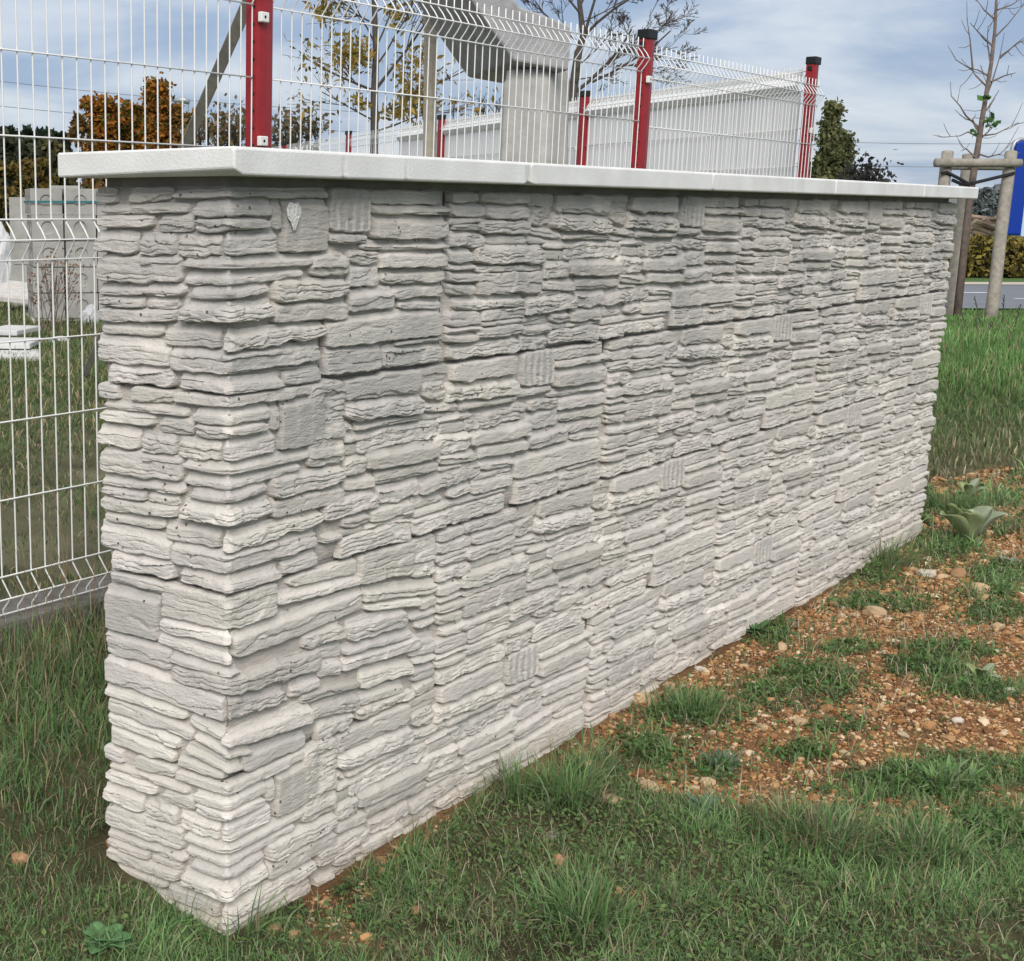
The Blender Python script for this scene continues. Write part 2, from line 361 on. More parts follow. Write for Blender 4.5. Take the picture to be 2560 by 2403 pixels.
LL = (GX-CAM[0])*RH[0]+(GY-CAM[1])*RH[1]
wide = sstep(0.58, 0.72, LL/np.maximum(DD, 0.5))[..., None]; cturf = cturf*(1-wide)+wide*np.array([0.095, 0.135, 0.055])*(1+0.4*nA)
gc = cturf*(1-sm[..., None])+csoil*sm[..., None]
wf = sstep(7, 10, DD)[..., None]; gc = gc*(1-wf)+cfar*wf
yd = sstep(1.2, 1.35, GY)[..., None]*(1-sstep(14, 17, DD)[..., None]); gc = gc*(1-yd)+yd*np.array([0.165, 0.155, 0.095])*(1+0.6*nA+0.4*nB)
gro = link('ground', mesh_np('ground', np.stack([GX, GY, GZ], -1).reshape(-1, 3), gq, None, M['ground'], True, np.clip(gc, 0.004, 1).reshape(-1, 3)))
tag(gro, kind='structure')

# the road across the background, its white line, pale edges
def strip(name, D0, D1, z, mat, l0, l1, thick=0.0):
    V = []
    for D in (D0, D1):
        for l in (l0, l1):
            p = CAM+FH*D+RH*l; V.append((p[0], p[1], z))
    return link(name, mesh_np(name, V, [(0, 1, 3, 2)], None, mat))
def depthD(u, v, z): p = gz(u, v, z)-CAM; return p@FH
ZR = 0.25
RD0, RD1 = depthD(2490, 772, ZR), depthD(2490, 713, ZR)
tag(strip('road', RD0, RD1, ZR+0.004, M['asphalt'], -60, 90), kind='structure')
dl = depthD(2450, 733, ZR)
tag(strip('road_line', dl-0.07, dl+0.07, ZR+0.008, M['paint'], 9.0, (gz(2468, 733, ZR)-CAM)@RH), kind='structure')
dl2 = depthD(2540, 748, ZR)
tag(strip('road_line', dl2-0.05, dl2+0.05, ZR+0.008, M['paint'], (gz(2535, 748, ZR)-CAM)@RH, 16), kind='structure')
tag(strip('verge', RD1-0.05, RD1+0.75, ZR+0.012, M['kerb'], -60, 90), kind='structure')

# ------------------------------------------------------------------ the stone wall
YB = 0.066       # plane of the recessed mortar on the long face
XB = 0.064       # the same on the end face
ZROW = [1.032, 0.6715, 0.3055, -0.0585]; ROWH = 0.362
wall = empty('stone_wall', (0, 0, 0))
tag(wall, 'pale grey wall of cast ledgestone courses under white coping slabs', 'wall')
def crop(ox, oy, sc): return lambda x, y: (ox+x/sc, oy+y/sc)
C1 = crop(1120, 480, 4.2417); C2 = crop(1440, 480, 4.2409); C3 = crop(780, 460, 3.7333)
C4 = crop(230, 440, 3.3324); C5 = crop(540, 440, 3.3333); C6 = crop(250, 1400, 3.1086); C7 = crop(540, 1400, 3.1107)
PX0 = 0.768; PW = 1.61
# one casting of the long panel: crop, left, right, top-left, top-right, bottom-left, bottom-right, kind, relief (mm)
PDATA = [(C1, 60, 345, 8, 5, 118, 108, 's', 17), (C1, 350, 895, 5, 5, 110, 128, 's', 19), (C1, 885, 1160, 10, 10, 150, 165, 's', 8), (C2, -197, 370, 10, 20, 215, 240, 's', 21),
 (C1, 60, 420, 130, 150, 262, 268, 'l', 12), (C1, 430, 875, 160, 155, 285, 290, 's', 20), (C1, 50, 395, 285, 268, 345, 318, 'l', 13), (C1, 80, 385, 350, 350, 405, 405, 's', 19),
 (C1, 362, 890, 312, 310, 440, 448, 'l', 20), (C1, 890, 1112, 190, 160, 352, 360, 'r', 12), (C2, -237, 380, 262, 290, 385, 430, 'c', 24), (C1, 50, 405, 440, 470, 596, 575, 'r', 18),
 (C1, 412, 865, 470, 470, 550, 545, 's', 12), (C1, 885, 1225, 388, 428, 445, 500, 'l', 15), (C1, 872, 1080, 475, 508, 545, 538, 's', 11), (C2, -115, 375, 455, 470, 500, 502, 's', 19),
 (C1, 42, 292, 640, 640, 755, 738, 's', 16), (C1, 300, 1030, 598, 588, 755, 748, 'c', 26), (C1, 1050, 1322, 563, 563, 602, 602, 's', 17), (C1, 1050, 1262, 612, 630, 715, 720, 's', 12),
 (C2, -100, 490, 540, 545, 722, 680, 'r', 12), (C2, 355, 500, 530, 545, 572, 598, 's', 12), (C1, 42, 320, 785, 782, 838, 815, 'l', 16), (C1, 322, 1005, 788, 765, 858, 830, 'l', 17),
 (C1, 22, 425, 862, 888, 965, 945, 's', 20), (C1, 1022, 1310, 770, 780, 918, 902, 'r', 18), (C2, -45, 475, 760, 765, 888, 878, 's', 25), (C1, 320, 1010, 862, 832, 1098, 1060, 'l', 20),
 (C1, 42, 305, 985, 982, 1105, 1086, 's', 18), (C1, 1018, 1370, 945, 962, 1030, 1046, 'l', 18), (C1, 992, 1245, 1045, 1058, 1110, 1072, 's', 12), (C2, 12, 470, 925, 920, 1030, 1005, 's', 21),
 (C1, 82, 825, 1168, 1135, 1255, 1208, 'l', 22), (C1, 832, 1380, 1150, 1100, 1310, 1222, 'c', 19), (C2, 24, 335, 1112, 1090, 1240, 1208, 'c', 16), (C1, 6, 360, 1275, 1270, 1430, 1392, 's', 17),
 (C1, 372, 840, 1262, 1215, 1372, 1322, 'l', 19), (C1, 372, 800, 1382, 1338, 1432, 1390, 's', 18), (C1, 12, 365, 1456, 1418, 1506, 1462, 's', 20), (C1, 322, 805, 1450, 1392, 1562, 1502, 'l', 18),
 (C1, 16, 340, 1532, 1522, 1602, 1585, 's', 19), (C1, 42, 760, 1675, 1552, 1780, 1692, 'c', 18), (C1, 812, 1080, 1348, 1322, 1428, 1388, 's', 12), (C1, 820, 1110, 1452, 1420, 1522, 1478, 'l', 17),
 (C1, 1112, 1315, 1302, 1290, 1390, 1362, 's', 18), (C1, 1082, 1280, 1412, 1396, 1460, 1450, 's', 10), (C2, -30, 282, 1272, 1252, 1390, 1348, 'l', 18), (C2, -70, 275, 1402, 1366, 1442, 1384, 's', 15),
 (C1, 790, 1090, 1546, 1532, 1680, 1642, 'r', 17), (C2, -262, 255, 1480, 1392, 1608, 1560, 'c', 16),
 (C2, 372, 592, 32, 32, 160, 168, 's', 8), (C2, 602, 1085, 42, 46, 205, 236, 's', 21), (C2, 392, 560, 202, 206, 340, 345, 'r', 12), (C2, 562, 1095, 270, 286, 382, 405, 'c', 24),
 (C2, 1130, 1365, 36, 52, 362, 368, 'b', 20), (C2, 1372, 1750, 46, 60, 160, 160, 's', 17), (C2, 1372, 1785, 176, 195, 236, 236, 'l', 20), (C2, 1372, 1760, 288, 306, 425, 422, 's', 23),
 (C2, 1052, 1345, 396, 390, 452, 450, 'l', 15), (C2, 392, 645, 376, 402, 432, 476, 'l', 15), (C2, 372, 530, 460, 480, 506, 512, 's', 11), (C2, 652, 1080, 430, 450, 476, 480, 's', 20),
 (C2, 1312, 1755, 466, 476, 506, 496, 's', 20), (C2, 492, 740, 536, 536, 570, 562, 's', 16), (C2, 502, 690, 580, 596, 670, 672, 's', 12), (C2, 694, 1160, 545, 532, 690, 655, 'r', 13),
 (C2, 1052, 1190, 492, 540, 540, 572, 'l', 12), (C2, 1166, 1385, 486, 502, 600, 600, 'r', 18), (C2, 1392, 1740, 546, 540, 645, 632, 's', 22), (C2, 1142, 1390, 658, 632, 782, 762, 'l', 15),
 (C2, 1400, 1725, 680, 666, 752, 748, 's', 20), (C2, 452, 722, 706, 720, 852, 852, 'r', 18), (C2, 732, 1170, 730, 720, 835, 830, 's', 25), (C2, 1452, 1720, 802, 776, 870, 862, 'l', 17),
 (C2, 472, 770, 886, 900, 962, 972, 'l', 18), (C2, 774, 1146, 876, 866, 962, 952, 's', 19), (C2, 1152, 1455, 862, 822, 960, 942, 's', 22), (C2, 1482, 1705, 906, 896, 950, 950, 's', 14),
 (C2, 482, 660, 982, 986, 1020, 1006, 's', 12), (C2, 782, 1040, 1022, 1030, 1076, 1082, 'l', 15), (C2, 342, 785, 1096, 1046, 1206, 1126, 'c', 18), (C2, 742, 1030, 1118, 1084, 1156, 1132, 'l', 14),
 (C2, 1044, 1695, 1040, 976, 1224, 1152, 's', 23), (C2, 1442, 1695, 1196, 1166, 1226, 1202, 's', 17), (C2, 282, 500, 1276, 1252, 1326, 1292, 'l', 14), (C2, 282, 540, 1346, 1320, 1410, 1362, 's', 16),
 (C2, 542, 715, 1222, 1202, 1290, 1262, 's', 18), (C2, 722, 1025, 1196, 1180, 1296, 1262, 'l', 18), (C2, 532, 970, 1330, 1292, 1366, 1308, 's', 17), (C2, 516, 958, 1420, 1322, 1502, 1452, 'c', 16),
 (C2, 266, 515, 1440, 1396, 1566, 1532, 'r', 17), (C2, 1044, 1368, 1262, 1242, 1432, 1392, 'l', 15), (C2, 1376, 1690, 1252, 1252, 1392, 1352, 'l', 19)]
# corner casting with the squared stone: end face (E), front face (F) and stones that turn the corner (end part, front part)
E_ = lambda *a: ('E', C4)+a
F_ = lambda *a: ('F', C5)+a
CDATA = [E_(10, 185, 145, 150, 230, 226, 'l', 16), E_(285, 655, 150, 136, 226, 200, 's', 14), ('W', C4, 662, 140, 184, C5, 955, 128, 182, 'l', 15), E_(50, 785, 262, 250, 320, 302, 'l', 12),
 ('W', C4, 836, 268, 336, C5, 490, 230, 325, 's', 17), E_(30, 500, 342, 332, 426, 430, 'l', 15), E_(540, 828, 346, 342, 466, 456, 's', 13), ('W', C4, 842, 352, 470, C5, 470, 372, 432, 's', 20),
 E_(10, 372, 516, 532, 636, 640, 'l', 16), E_(382, 668, 520, 530, 655, 655, 'c', 12), E_(692, 1060, 536, 530, 662, 662, 'c', 15), ('W', C4, 1078, 530, 640, C5, 530, 482, 640, 'l', 18),
 F_(490, 572, 262, 252, 440, 445, 's', 15), F_(574, 950, 248, 240, 640, 636, 'q', 22), E_(36, 732, 682, 690, 878, 888, 's', 16), ('W', C4, 748, 712, 760, C5, 822, 692, 742, 's', 22),
 ('W', C4, 752, 840, 906, C5, 742, 800, 840, 'l', 18), E_(40, 772, 936, 958, 988, 1000, 'l', 15), ('W', C4, 802, 966, 1024, C5, 460, 930, 972, 'l', 19), E_(40, 422, 1018, 1030, 1086, 1098, 'c', 15),
 E_(432, 700, 1040, 1036, 1108, 1106, 's', 12), E_(40, 690, 1110, 1132, 1208, 1218, 's', 18), ('W', C4, 730, 1098, 1216, C5, 490, 1090, 1176, 'c', 22), E_(66, 582, 1250, 1282, 1312, 1328, 's', 12),
 E_(592, 1056, 1286, 1302, 1400, 1432, 'l', 15), E_(30, 640, 1368, 1460, 1542, 1586, 's', 17), ('W', C4, 640, 1462, 1622, C5, 890, 1400, 1530, 'l', 20), E_(130, 662, 1592, 1642, 1712, 1782, 's', 14),
 ('W', C4, 716, 1680, 1792, C5, 572, 1702, 1770, 's', 18), F_(502, 1113, 890, 878, 1046, 1004, 'c', 21), F_(502, 1113, 1086, 1062, 1228, 1184, 's', 17), ('W', C4, 1092, 1330, 1460, C5, 920, 1245, 1335, 'c', 22),
 F_(548, 720, 1600, 1582, 1622, 1606, 's', 12), F_(592, 895, 1660, 1590, 1752, 1702, 'l', 17), ('F', C3, 12, 350, 672, 662, 860, 852, 'r', 17), ('F', C5, 500, 912, 1745, 1700, 1775, 1735, 's', 10)]
D_ = lambda *a: ('E', C6)+a
G_ = lambda *a: ('F', C7)+a
DDATA = [D_(70, 728, 80, 245, 155, 342, 's', 15), D_(28, 450, 240, 335, 520, 650, 's', 20), D_(740, 995, 312, 352, 382, 440, 'l', 14), ('W', C6, 470, 385, 432, C7, 490, 352, 420, 'l', 17),
 ('W', C6, 460, 452, 552, C7, 125, 590, 660, 's', 20), ('W', C6, 440, 602, 652, C7, 140, 740, 820, 'l', 18), D_(30, 540, 565, 722, 722, 860, 's', 16), ('W', C6, 530, 740, 792, C7, 200, 860, 890, 's', 18),
 D_(30, 985, 762, 1085, 932, 1272, 's', 17), ('W', C6, 550, 830, 902, C7, 820, 690, 850, 'c', 22), D_(25, 660, 1002, 1212, 1042, 1256, 's', 22), D_(50, 712, 1066, 1345, 1176, 1412, 's', 14),
 D_(690, 950, 1222, 1372, 1262, 1420, 'l', 16), D_(45, 610, 1192, 1422, 1262, 1482, 'l', 17), ('W', C6, 720, 1362, 1392, C7, 300, 1480, 1520, 's', 17), D_(66, 562, 1296, 1522, 1392, 1560, 's', 14),
 ('W', C6, 660, 1452, 1486, C7, 220, 1600, 1640, 'l', 18), D_(592, 995, 1545, 1690, 1590, 1740, 'l', 15),
 G_(590, 1110, 172, 36, 212, 110, 's', 15), G_(482, 1148, 312, 132, 372, 182, 'l', 18), G_(150, 1160, 620, 250, 780, 390, 's', 23), G_(690, 1000, 602, 512, 692, 622, 'r', 18),
 G_(602, 820, 1012, 922, 1080, 982, 's', 18), G_(832, 1000, 692, 652, 782, 742, 's', 11), G_(806, 1000, 842, 782, 920, 888, 's', 17), G_(1042, 1500, 522, 402, 640, 520, 'l', 19),
 G_(1002, 1540, 720, 562, 750, 602, 's', 20), G_(1004, 1598, 800, 602, 872, 680, 'l', 23), G_(1142, 1550, 892, 812, 1012, 872, 'l', 20), G_(682, 1140, 1056, 940, 1130, 1000, 's', 19),
 ('W', C6, 996, 1090, 1260, C7, 565, 1030, 1112, 'r', 16), ('W', C6, 940, 1400, 1440, C7, 760, 1132, 1262, 'l', 22), G_(782, 1140, 1172, 1052, 1252, 1150, 'c', 16), G_(1112, 1560, 1180, 1000, 1204, 1052, 'r', 19),
 G_(240, 720, 1540, 1382, 1690, 1482, 's', 14), G_(1122, 1540, 112, 42, 202, 102, 'l', 19), G_(1162, 1730, 256, 192, 332, 252, 'l', 21), G_(1182, 1600, 360, 292, 402, 352, 's', 16),
 G_(1545, 1720, 92, 32, 152, 100, 's', 16), G_(1605, 1730, 332, 282, 402, 340, 's', 16), G_(1522, 1730, 462, 384, 484, 424, 's', 17), G_(1572, 1730, 522, 462, 552, 492, 's', 18),
 G_(1525, 1720, 664, 602, 762, 702, 'l', 15), G_(1552, 1720, 802, 742, 832, 772, 's', 18), G_(1542, 1710, 872, 812, 952, 892, 's', 15), G_(1566, 1710, 1000, 912, 1052, 962, 's', 17),
 G_(1122, 1480, 1092, 972, 1152, 1032, 's', 13), G_(812, 1088, 1302, 1202, 1322, 1252, 'r', 12)]

def px_quad(face, cr, x0, x1, tl, tr, bl, br):
    pts = [cr(x0, tl), cr(x1, tr), cr(x1, br), cr(x0, bl)]
    if face == 'F':
        W = [gy(u, v, 0.05) for u, v in pts]; s = [p[0]-0.05 for p in W]
    else:
        W = [gx(u, v, 0.05) for u, v in pts]; s = [-(p[1]-0.05) for p in W]
    z = [p[2] for p in W]
    return [(s[0]+s[3])/2, (s[1]+s[2])/2, z[0], z[1], z[3], z[2]]   # s0 s1 ztl ztr zbl zbr

def stone_grid(q, kind, relief, seed, r, ext=0.004):
    """relief of one split-faced stone over (s,z): returns S, Z, H grids and a tint"""
    s0, s1, ztl, ztr, zbl, zbr = q
    rg = np.random.default_rng(seed)
    s0 += 0.0006; s1 -= 0.0006; ztl += ext; ztr += ext; zbl -= 0.0016; zbr -= 0.0016
    if s1-s0 < 0.012: s1 = s0+0.012
    if ztl-zbl < 0.010: m = (ztl+zbl)/2; ztl, zbl = m+0.005, m-0.005
    if ztr-zbr < 0.010: m = (ztr+zbr)/2; ztr, zbr = m+0.005, m-0.005
    L = s1-s0; hm = ((ztl-zbl)+(ztr-zbr))/2
    def coords(T, r):
        e = [0, 0.0010, 0.0030]
        if T < 0.016: e = [0, 0.0012]
        n = max(2, int(round((T-2*e[-1])/r)))
        mid = np.linspace(e[-1], T-e[-1], n+1)
        return np.concatenate([e[:-1], mid, [T-x for x in e[:-1][::-1]]])/T
    U = coords(L, r*1.35); Vv = coords(hm, r*0.55)
    u, v = np.meshgrid(U, Vv, indexing='ij')
    sd = int(rg.integers(1, 9999))
    S = s0+u*L
    if kind == 's' and hm > 0.02 and rg.uniform() < 0.16: kind = 'l' if rg.uniform() < 0.6 else 'c'
    ampe = min(0.0058, hm*0.14)*(1.4 if kind in 'cr' else 1.0)
    nt_ = ampe*lfbm(S*26, 0*S+3.1, 3, sd); nb_ = ampe*1.2*lfbm(S*24, 0*S+7.7, 4, sd+1)
    dend = np.minimum(u, 1-u)*L
    cr_ = rg.uniform(0.05, 0.32, 4)*min(hm, 0.03)
    kx = np.exp(-dend/0.007)
    left = u < 0.5
    zt = ztl+(ztr-ztl)*u+nt_-kx*np.where(left, cr_[0], cr_[1])
    zb = zbl+(zbr-zbl)*u+nb_+kx*np.where(left, cr_[2], cr_[3])
    Z = zb+(zt-zb)*v
    S = S+(1-u)*0.0035*fbm(Z*60, 0*Z+1.3, 3, sd+2)+u*0.0035*fbm(Z*60, 0*Z+5.3, 3, sd+3)
    d = relief/1000.0*0.92*rg.uniform(0.82, 1.16)
    ex = dend; eb = v*hm; et = (1-v)*hm
    prof = (1-np.exp(-ex/0.0009))*(1-np.exp(-eb/0.0005))*(0.22+0.78*(0.40*np.clip(et/(ext+0.004), 0, 1)+0.60*np.clip((et-ext*0.70)/(ext*0.30+0.0016), 0, 1)))
    lowf = lfbm(S*7+sd, Z*12, 2, sd+4)
    fine = lfbm(S*80, Z*150, 3, sd+5)
    def ledges(n, amp, wav, fs):
        p = v*n+wav*lfbm(S*fs+sd*0.37, Z*6, 3, sd+6)+rg.uniform(0, 1)
        i = np.floor(p); f = p-i
        rr = _h(i+50, np.floor(S*rg.uniform(5, 11)+1.5*lfbm(S*9, Z*14, 2, sd+8)), sd+7)
        return amp*(rr-0.5)*1.5+amp*0.35*(0.5-f)-amp*0.7*np.exp(-(1-f)/0.05)
    def cracks(n, amp, wav, fs, cover):
        p = v*n+wav*lfbm(S*fs+sd*0.71, Z*9, 4, sd+15)+rg.uniform(0, 1)
        f = np.abs(p-np.round(p))
        m = sstep(cover, cover+0.25, lfbm(S*20, Z*45, 2, sd+16))
        return -amp*np.exp(-(f/0.11)**2)*m
    H = d*(0.92+0.10*lowf)
    tilt = rg.uniform(-0.06, 0.12)
    H = H*(1+tilt*(0.5-v)*1.6+rg.uniform(-0.22, 0.22)*(u-0.5))
    tint = rg.uniform(0.86, 1.06)
    H = H+0.0008*fine
    if kind == 's':
        if rg.uniform() < 0.55:      # a flake lost from part of the face
            c = rg.uniform(0.12, 0.5); k = rg.uniform(-0.5, 0.5)
            fld = v-c-k*(u-0.5)+0.40*lfbm(S*13, Z*18, 4, sd+9)
            H = H-0.0034*sstep(0.0, 0.02, -fld)
        H = H+cracks(1.8, 0.0030, 0.7, 14, 0.15)
    elif kind == 'l':
        H = H+ledges(max(1.2, hm/0.024), 0.0034, 0.40, 10)+cracks(max(2, hm/0.013), 0.0030, 0.55, 16, 0.05)+0.0006*fine
    elif kind == 'c':
        H = H+ledges(max(1.4, hm/0.021), 0.0032, 0.55, 14)+cracks(max(3, hm/0.0095), 0.0040, 0.95, 24, -0.15)+0.0012*fine; tint *= 1.02
    elif kind == 'r':
        H = H+ledges(max(1.5, hm/0.018), 0.0032, 0.6, 18)+cracks(max(2, hm/0.012), 0.0030, 1.1, 26, -0.1)+0.0062*lfbm(S*34, Z*46, 3, sd+10)+0.0012*fine; tint *= 0.96
    elif kind == 'b':
        c = u*5.2+0.5*lfbm(S*8, Z*14, 4, sd+11)
        f = c-np.floor(c); H = H+0.0046*((1-f)-0.5)-0.004*np.exp(-f/0.06)+0.0016*lfbm(S*60, Z*22, 3, sd+12)
        pit = np.exp(-(((u-0.5)/0.05)**2+((v-0.28)/0.035)**2)); H = H-0.007*pit; tint *= 0.93
    elif kind == 'q':
        c = u*3.1+0.8*lfbm(S*7, Z*10, 4, sd+11)
        f = c-np.floor(c); H = H+0.0018*((1-f)-0.5)-0.0016*np.exp(-f/0.05)+0.0008*lfbm(S*60, Z*40, 3, sd+12); tint *= 0.88
    H = np.maximum(H, d*0.25)*prof
    edge = (u == 0) | (u == 1) | (v == 0) | (v == 1)
    if s0 < -0.01 and s1 > 0.01:      # worn arris where the stone turns the corner
        H = H*(1-np.exp(-(S/0.013)**2)*np.clip(0.18+0.55*lfbm(Z*55, 0*Z+sd, 3, sd+17), 0, 0.6))+0.0016*np.exp(-(S/0.03)**2)*lfbm(S*90, Z*90, 3, sd+18)
    H = np.where(edge, -0.006, H)
    if rg.uniform() < 0.08: tint *= 1.12
    if rg.uniform() < 0.14: tint *= 0.86
    tn = np.stack([tint*(1+0.05*lowf), tint*(1+0.05*lowf)*rg.uniform(0.980, 0.995), tint*(1+0.05*lowf)*rg.uniform(0.968, 1.005)], -1)
    return S, Z, H, tn
def grid_quads(n, m):
    i = np.arange(n*m).reshape(n, m)
    return np.stack([i[:-1, :-1], i[1:, :-1], i[1:, 1:], i[:-1, 1:]], -1).reshape(-1, 4)
def map_front(S, Z, H): return np.stack([S, -H, Z], -1)              # panel local: x along, -y out
def map_corner(S, Z, H):
    rr = 0.016
    t = np.clip((S+rr)/(2*rr), 0, 1); a = t*math.pi/2
    nx_ = -np.cos(a); ny_ = -np.sin(a); k = 1+0.28*np.sin(2*a)
    X = XB+np.maximum(S+0.05-XB+0.0, 0)*1.0; Y = YB+np.maximum(-S+0.05-YB, 0)
    # S is measured from the x=y=0.05 corner on both faces
    X = np.where(S > 0, np.maximum(0.05+S, XB), XB); Y = np.where(S < 0, np.maximum(0.05-S, YB), YB)
    return np.stack([X+nx_*k*H, Y+ny_*k*H, Z], -1)
def stone_mesh(S, Z, H, tn, mp_, name='stone'):
    V = mp_(S, Z, H).reshape(-1, 3)
    return V, grid_quads(*S.shape), tn.reshape(-1, 3)

# castings
PST = []
for i, (cr, x0, x1, tl, tr, bl, br, kd, rl) in enumerate(PDATA):
    q = px_quad('F', cr, x0, x1, tl, tr, bl, br)
    q[0] += 0.05-PX0; q[1] += 0.05-PX0
    for j in range(2, 6): q[j] -= ZROW[0]
    q[2] = min(q[2], ROWH-0.004); q[3] = min(q[3], ROWH-0.004); q[4] = max(q[4], 0.003); q[5] = max(q[5], 0.003)
    PST.append((q, kd, rl, 1000+i))
def corner_list(data, zoff, sd):
    out = []
    for i, it in enumerate(data):
        if it[0] == 'W':
            _, ce, xe, te, be, cf, xf, tf, bf, kd, rl = it
            a = px_quad('E', ce, xe, xe+30, te, te, be, be); b = px_quad('F', cf, xf-30, xf, tf, tf, bf, bf)
            q = [a[0], b[1], a[2], b[3], a[4], b[5]]
        else:
            q = px_quad(it[0], it[1], *it[2:8]); kd, rl = it[8], it[9]
            if it[0] == 'E': q[1] = min(q[1], -0.012)
            else: q[0] = max(q[0], 0.012)
        for j in range(2, 6): q[j] -= zoff
        q[2] = min(q[2], ROWH-0.004); q[3] = min(q[3], ROWH-0.004); q[4] = max(q[4], 0.003); q[5] = max(q[5], 0.003)
        if max(q[2]-q[4], q[3]-q[5]) < 0.004: continue
        out.append((q, kd, rl, sd+i))
    return out
CST = corner_list(CDATA, ZROW[0], 3000); DST = corner_list(DDATA, ZROW[2], 4000)

XEND = 4.70
blocks = []      # (kind, row, x start, x clip a, x clip b)
for row in range(4):
    z0 = ZROW[row]
    blocks.append(('C' if row != 2 else 'D', row, 0, 0, 0.0))
    if row == 0: L = [(PX0-PW, 0.335, PX0), (PX0, PX0, PX0+PW), (PX0+PW, PX0+PW, PX0+2*PW), (PX0+2*PW, PX0+2*PW, XEND)]
    elif row == 2: L = [(0.767, 0.767, 2.377), (2.377, 2.377, 3.987), (3.987, 3.987, XEND)]
    else: L = [(-0.06, 0.335, 1.55), (1.55, 1.55, 3.16), (3.16, 3.16, XEND)]
    for xs, a, b in L: blocks.append(('P', row, xs, a, b))
def fill_course(lst):
    out = []
    for q, kd, rl, sd in lst:
        q = list(q)
        if not any(o[0] is not q and o[0][0] < (q[0]+q[1])/2 < o[0][1] and o[0][4] > q[4]+0.012 for o in lst):
            q[2] = max(q[2], ROWH-0.003); q[3] = max(q[3], ROWH-0.003)
        if not any(o[0][0] < (q[0]+q[1])/2 < o[0][1] and o[0][2] < q[2]-0.012 for o in lst):
            q[4] = min(q[4], 0.002); q[5] = min(q[5], 0.002)
        out.append((q, kd, rl, sd))
    return out
PSTF, CSTF, DSTF = fill_course(PST), fill_course(CST), fill_course(DST)
cand = []
cbox = {}
for bi, (kd, row, xs, a, b) in enumerate(blocks):
    if kd in 'CD':
        lst = (CST if row == 0 else CSTF) if kd == 'C' else DSTF
        cbox[row] = [(q[0]+0.05, q[1]+0.05, min(q[4], q[5]), max(q[2], q[3])) for q, *_ in lst]
        for si, st in enumerate(lst): cand.append((bi, kd, si, st, None))
    else:
        for si, st in enumerate(PST if row == 0 else PSTF):
            q = list(st[0]); X0 = q[0]+xs; X1 = q[1]+xs
            if (X0+X1)/2 < a or (X0+X1)/2 > b: continue
            zc = (q[2]+q[4])/2
            na, nb = max(q[0], a-xs+0.004), min(q[1], b-xs-0.004)
            for c0, c1, zb, zt in cbox[row]:
                ov = min(zt, q[2])-max(zb, q[4])
                if ov > 0.35*(q[2]-q[4]) and X0 < c1 and c1 > a: na = max(na, c1-xs+0.003)
            cut = None
            if b == XEND: nb = min(q[1], b-xs+random.uniform(-0.015, 0.02))
            if nb-na < 0.025: continue
            if na > q[0]+0.006 or nb < q[1]-0.006: cut = (na, nb)
            cand.append((bi, 'P', si, st, cut))
def scr_area(c):
    bi, kd, si, (q, *_), cut = c
    row, xs = blocks[bi][1], blocks[bi][2]
    z = ZROW[row]+(q[2]+q[4])/2; zlow = ZROW[row]+min(q[4], q[5])
    sc = (q[0]+q[1])/2
    if kd == 'P': P = np.array([xs+sc, YB, z]); n = np.array([0, -1, 0])
    else:
        P = np.array([0.05+max(sc, 0), 0.05+max(-sc, 0), z]); n = np.array([0, -1, 0]) if sc > 0 else np.array([-1, 0, 0])
    d = CAM-P; D = np.linalg.norm(d)
    if ZROW[row]+max(q[2], q[3]) < -0.03: return -1
    return (q[1]-q[0])*max(q[2]-q[4], q[3]-q[5])*max(d@n/D, 0.25)/D**2
areas = [scr_area(c) for c in cand]
order = sorted(range(len(cand)), key=lambda i: -areas[i]); single = set(order[:300])
# backing of every cast block
bobj = []
for bi, (kd, row, xs, a, b) in enumerate(blocks):
    z0 = ZROW[row]
    if kd == 'P':
        x0, x1 = a+0.003, min(b, 4.68)-0.003
        n = max(2, int((x1-x0)/0.018)); m = 24
        S, Z = np.meshgrid(np.linspace(x0, x1, n), np.linspace(0.003, ROWH-0.003, m), indexing='ij')
        H = 0.0045*fbm(S*22+row*7, Z*60, 4, 60+bi)
        e = (S == x0) | (S == x1) | (Z == Z.min()) | (Z == Z.max()); H = np.where(e, -0.010, H)
        o = link('facing_block', mesh_np('facing_block', np.stack([S-xs, -H, Z], -1).reshape(-1, 3), grid_quads(n, m), None, M['mortar'], True), wall, (xs, YB, z0))
    else:
        smin, smax = -0.322, (0.285 if kd == 'C' else 0.714)
        n = int((smax-smin)/0.010); m = 32
        S, Z = np.meshgrid(np.linspace(smin, smax, n), np.linspace(0.003, ROWH-0.003, m), indexing='ij')
        H = 0.0045*fbm(S*22+row*7, Z*60, 4, 80+bi)
        e = (S == S.min()) | (S == S.max()) | (Z == Z.min()) | (Z == Z.max()); H = np.where(e, -0.010, H)
        V = map_corner(S, Z, H).reshape(-1, 3)
        o = link('facing_block', mesh_np('facing_block', V, grid_quads(n, m), None, M['mortar'], True), wall, (0, 0, z0))
    bobj.append(o)
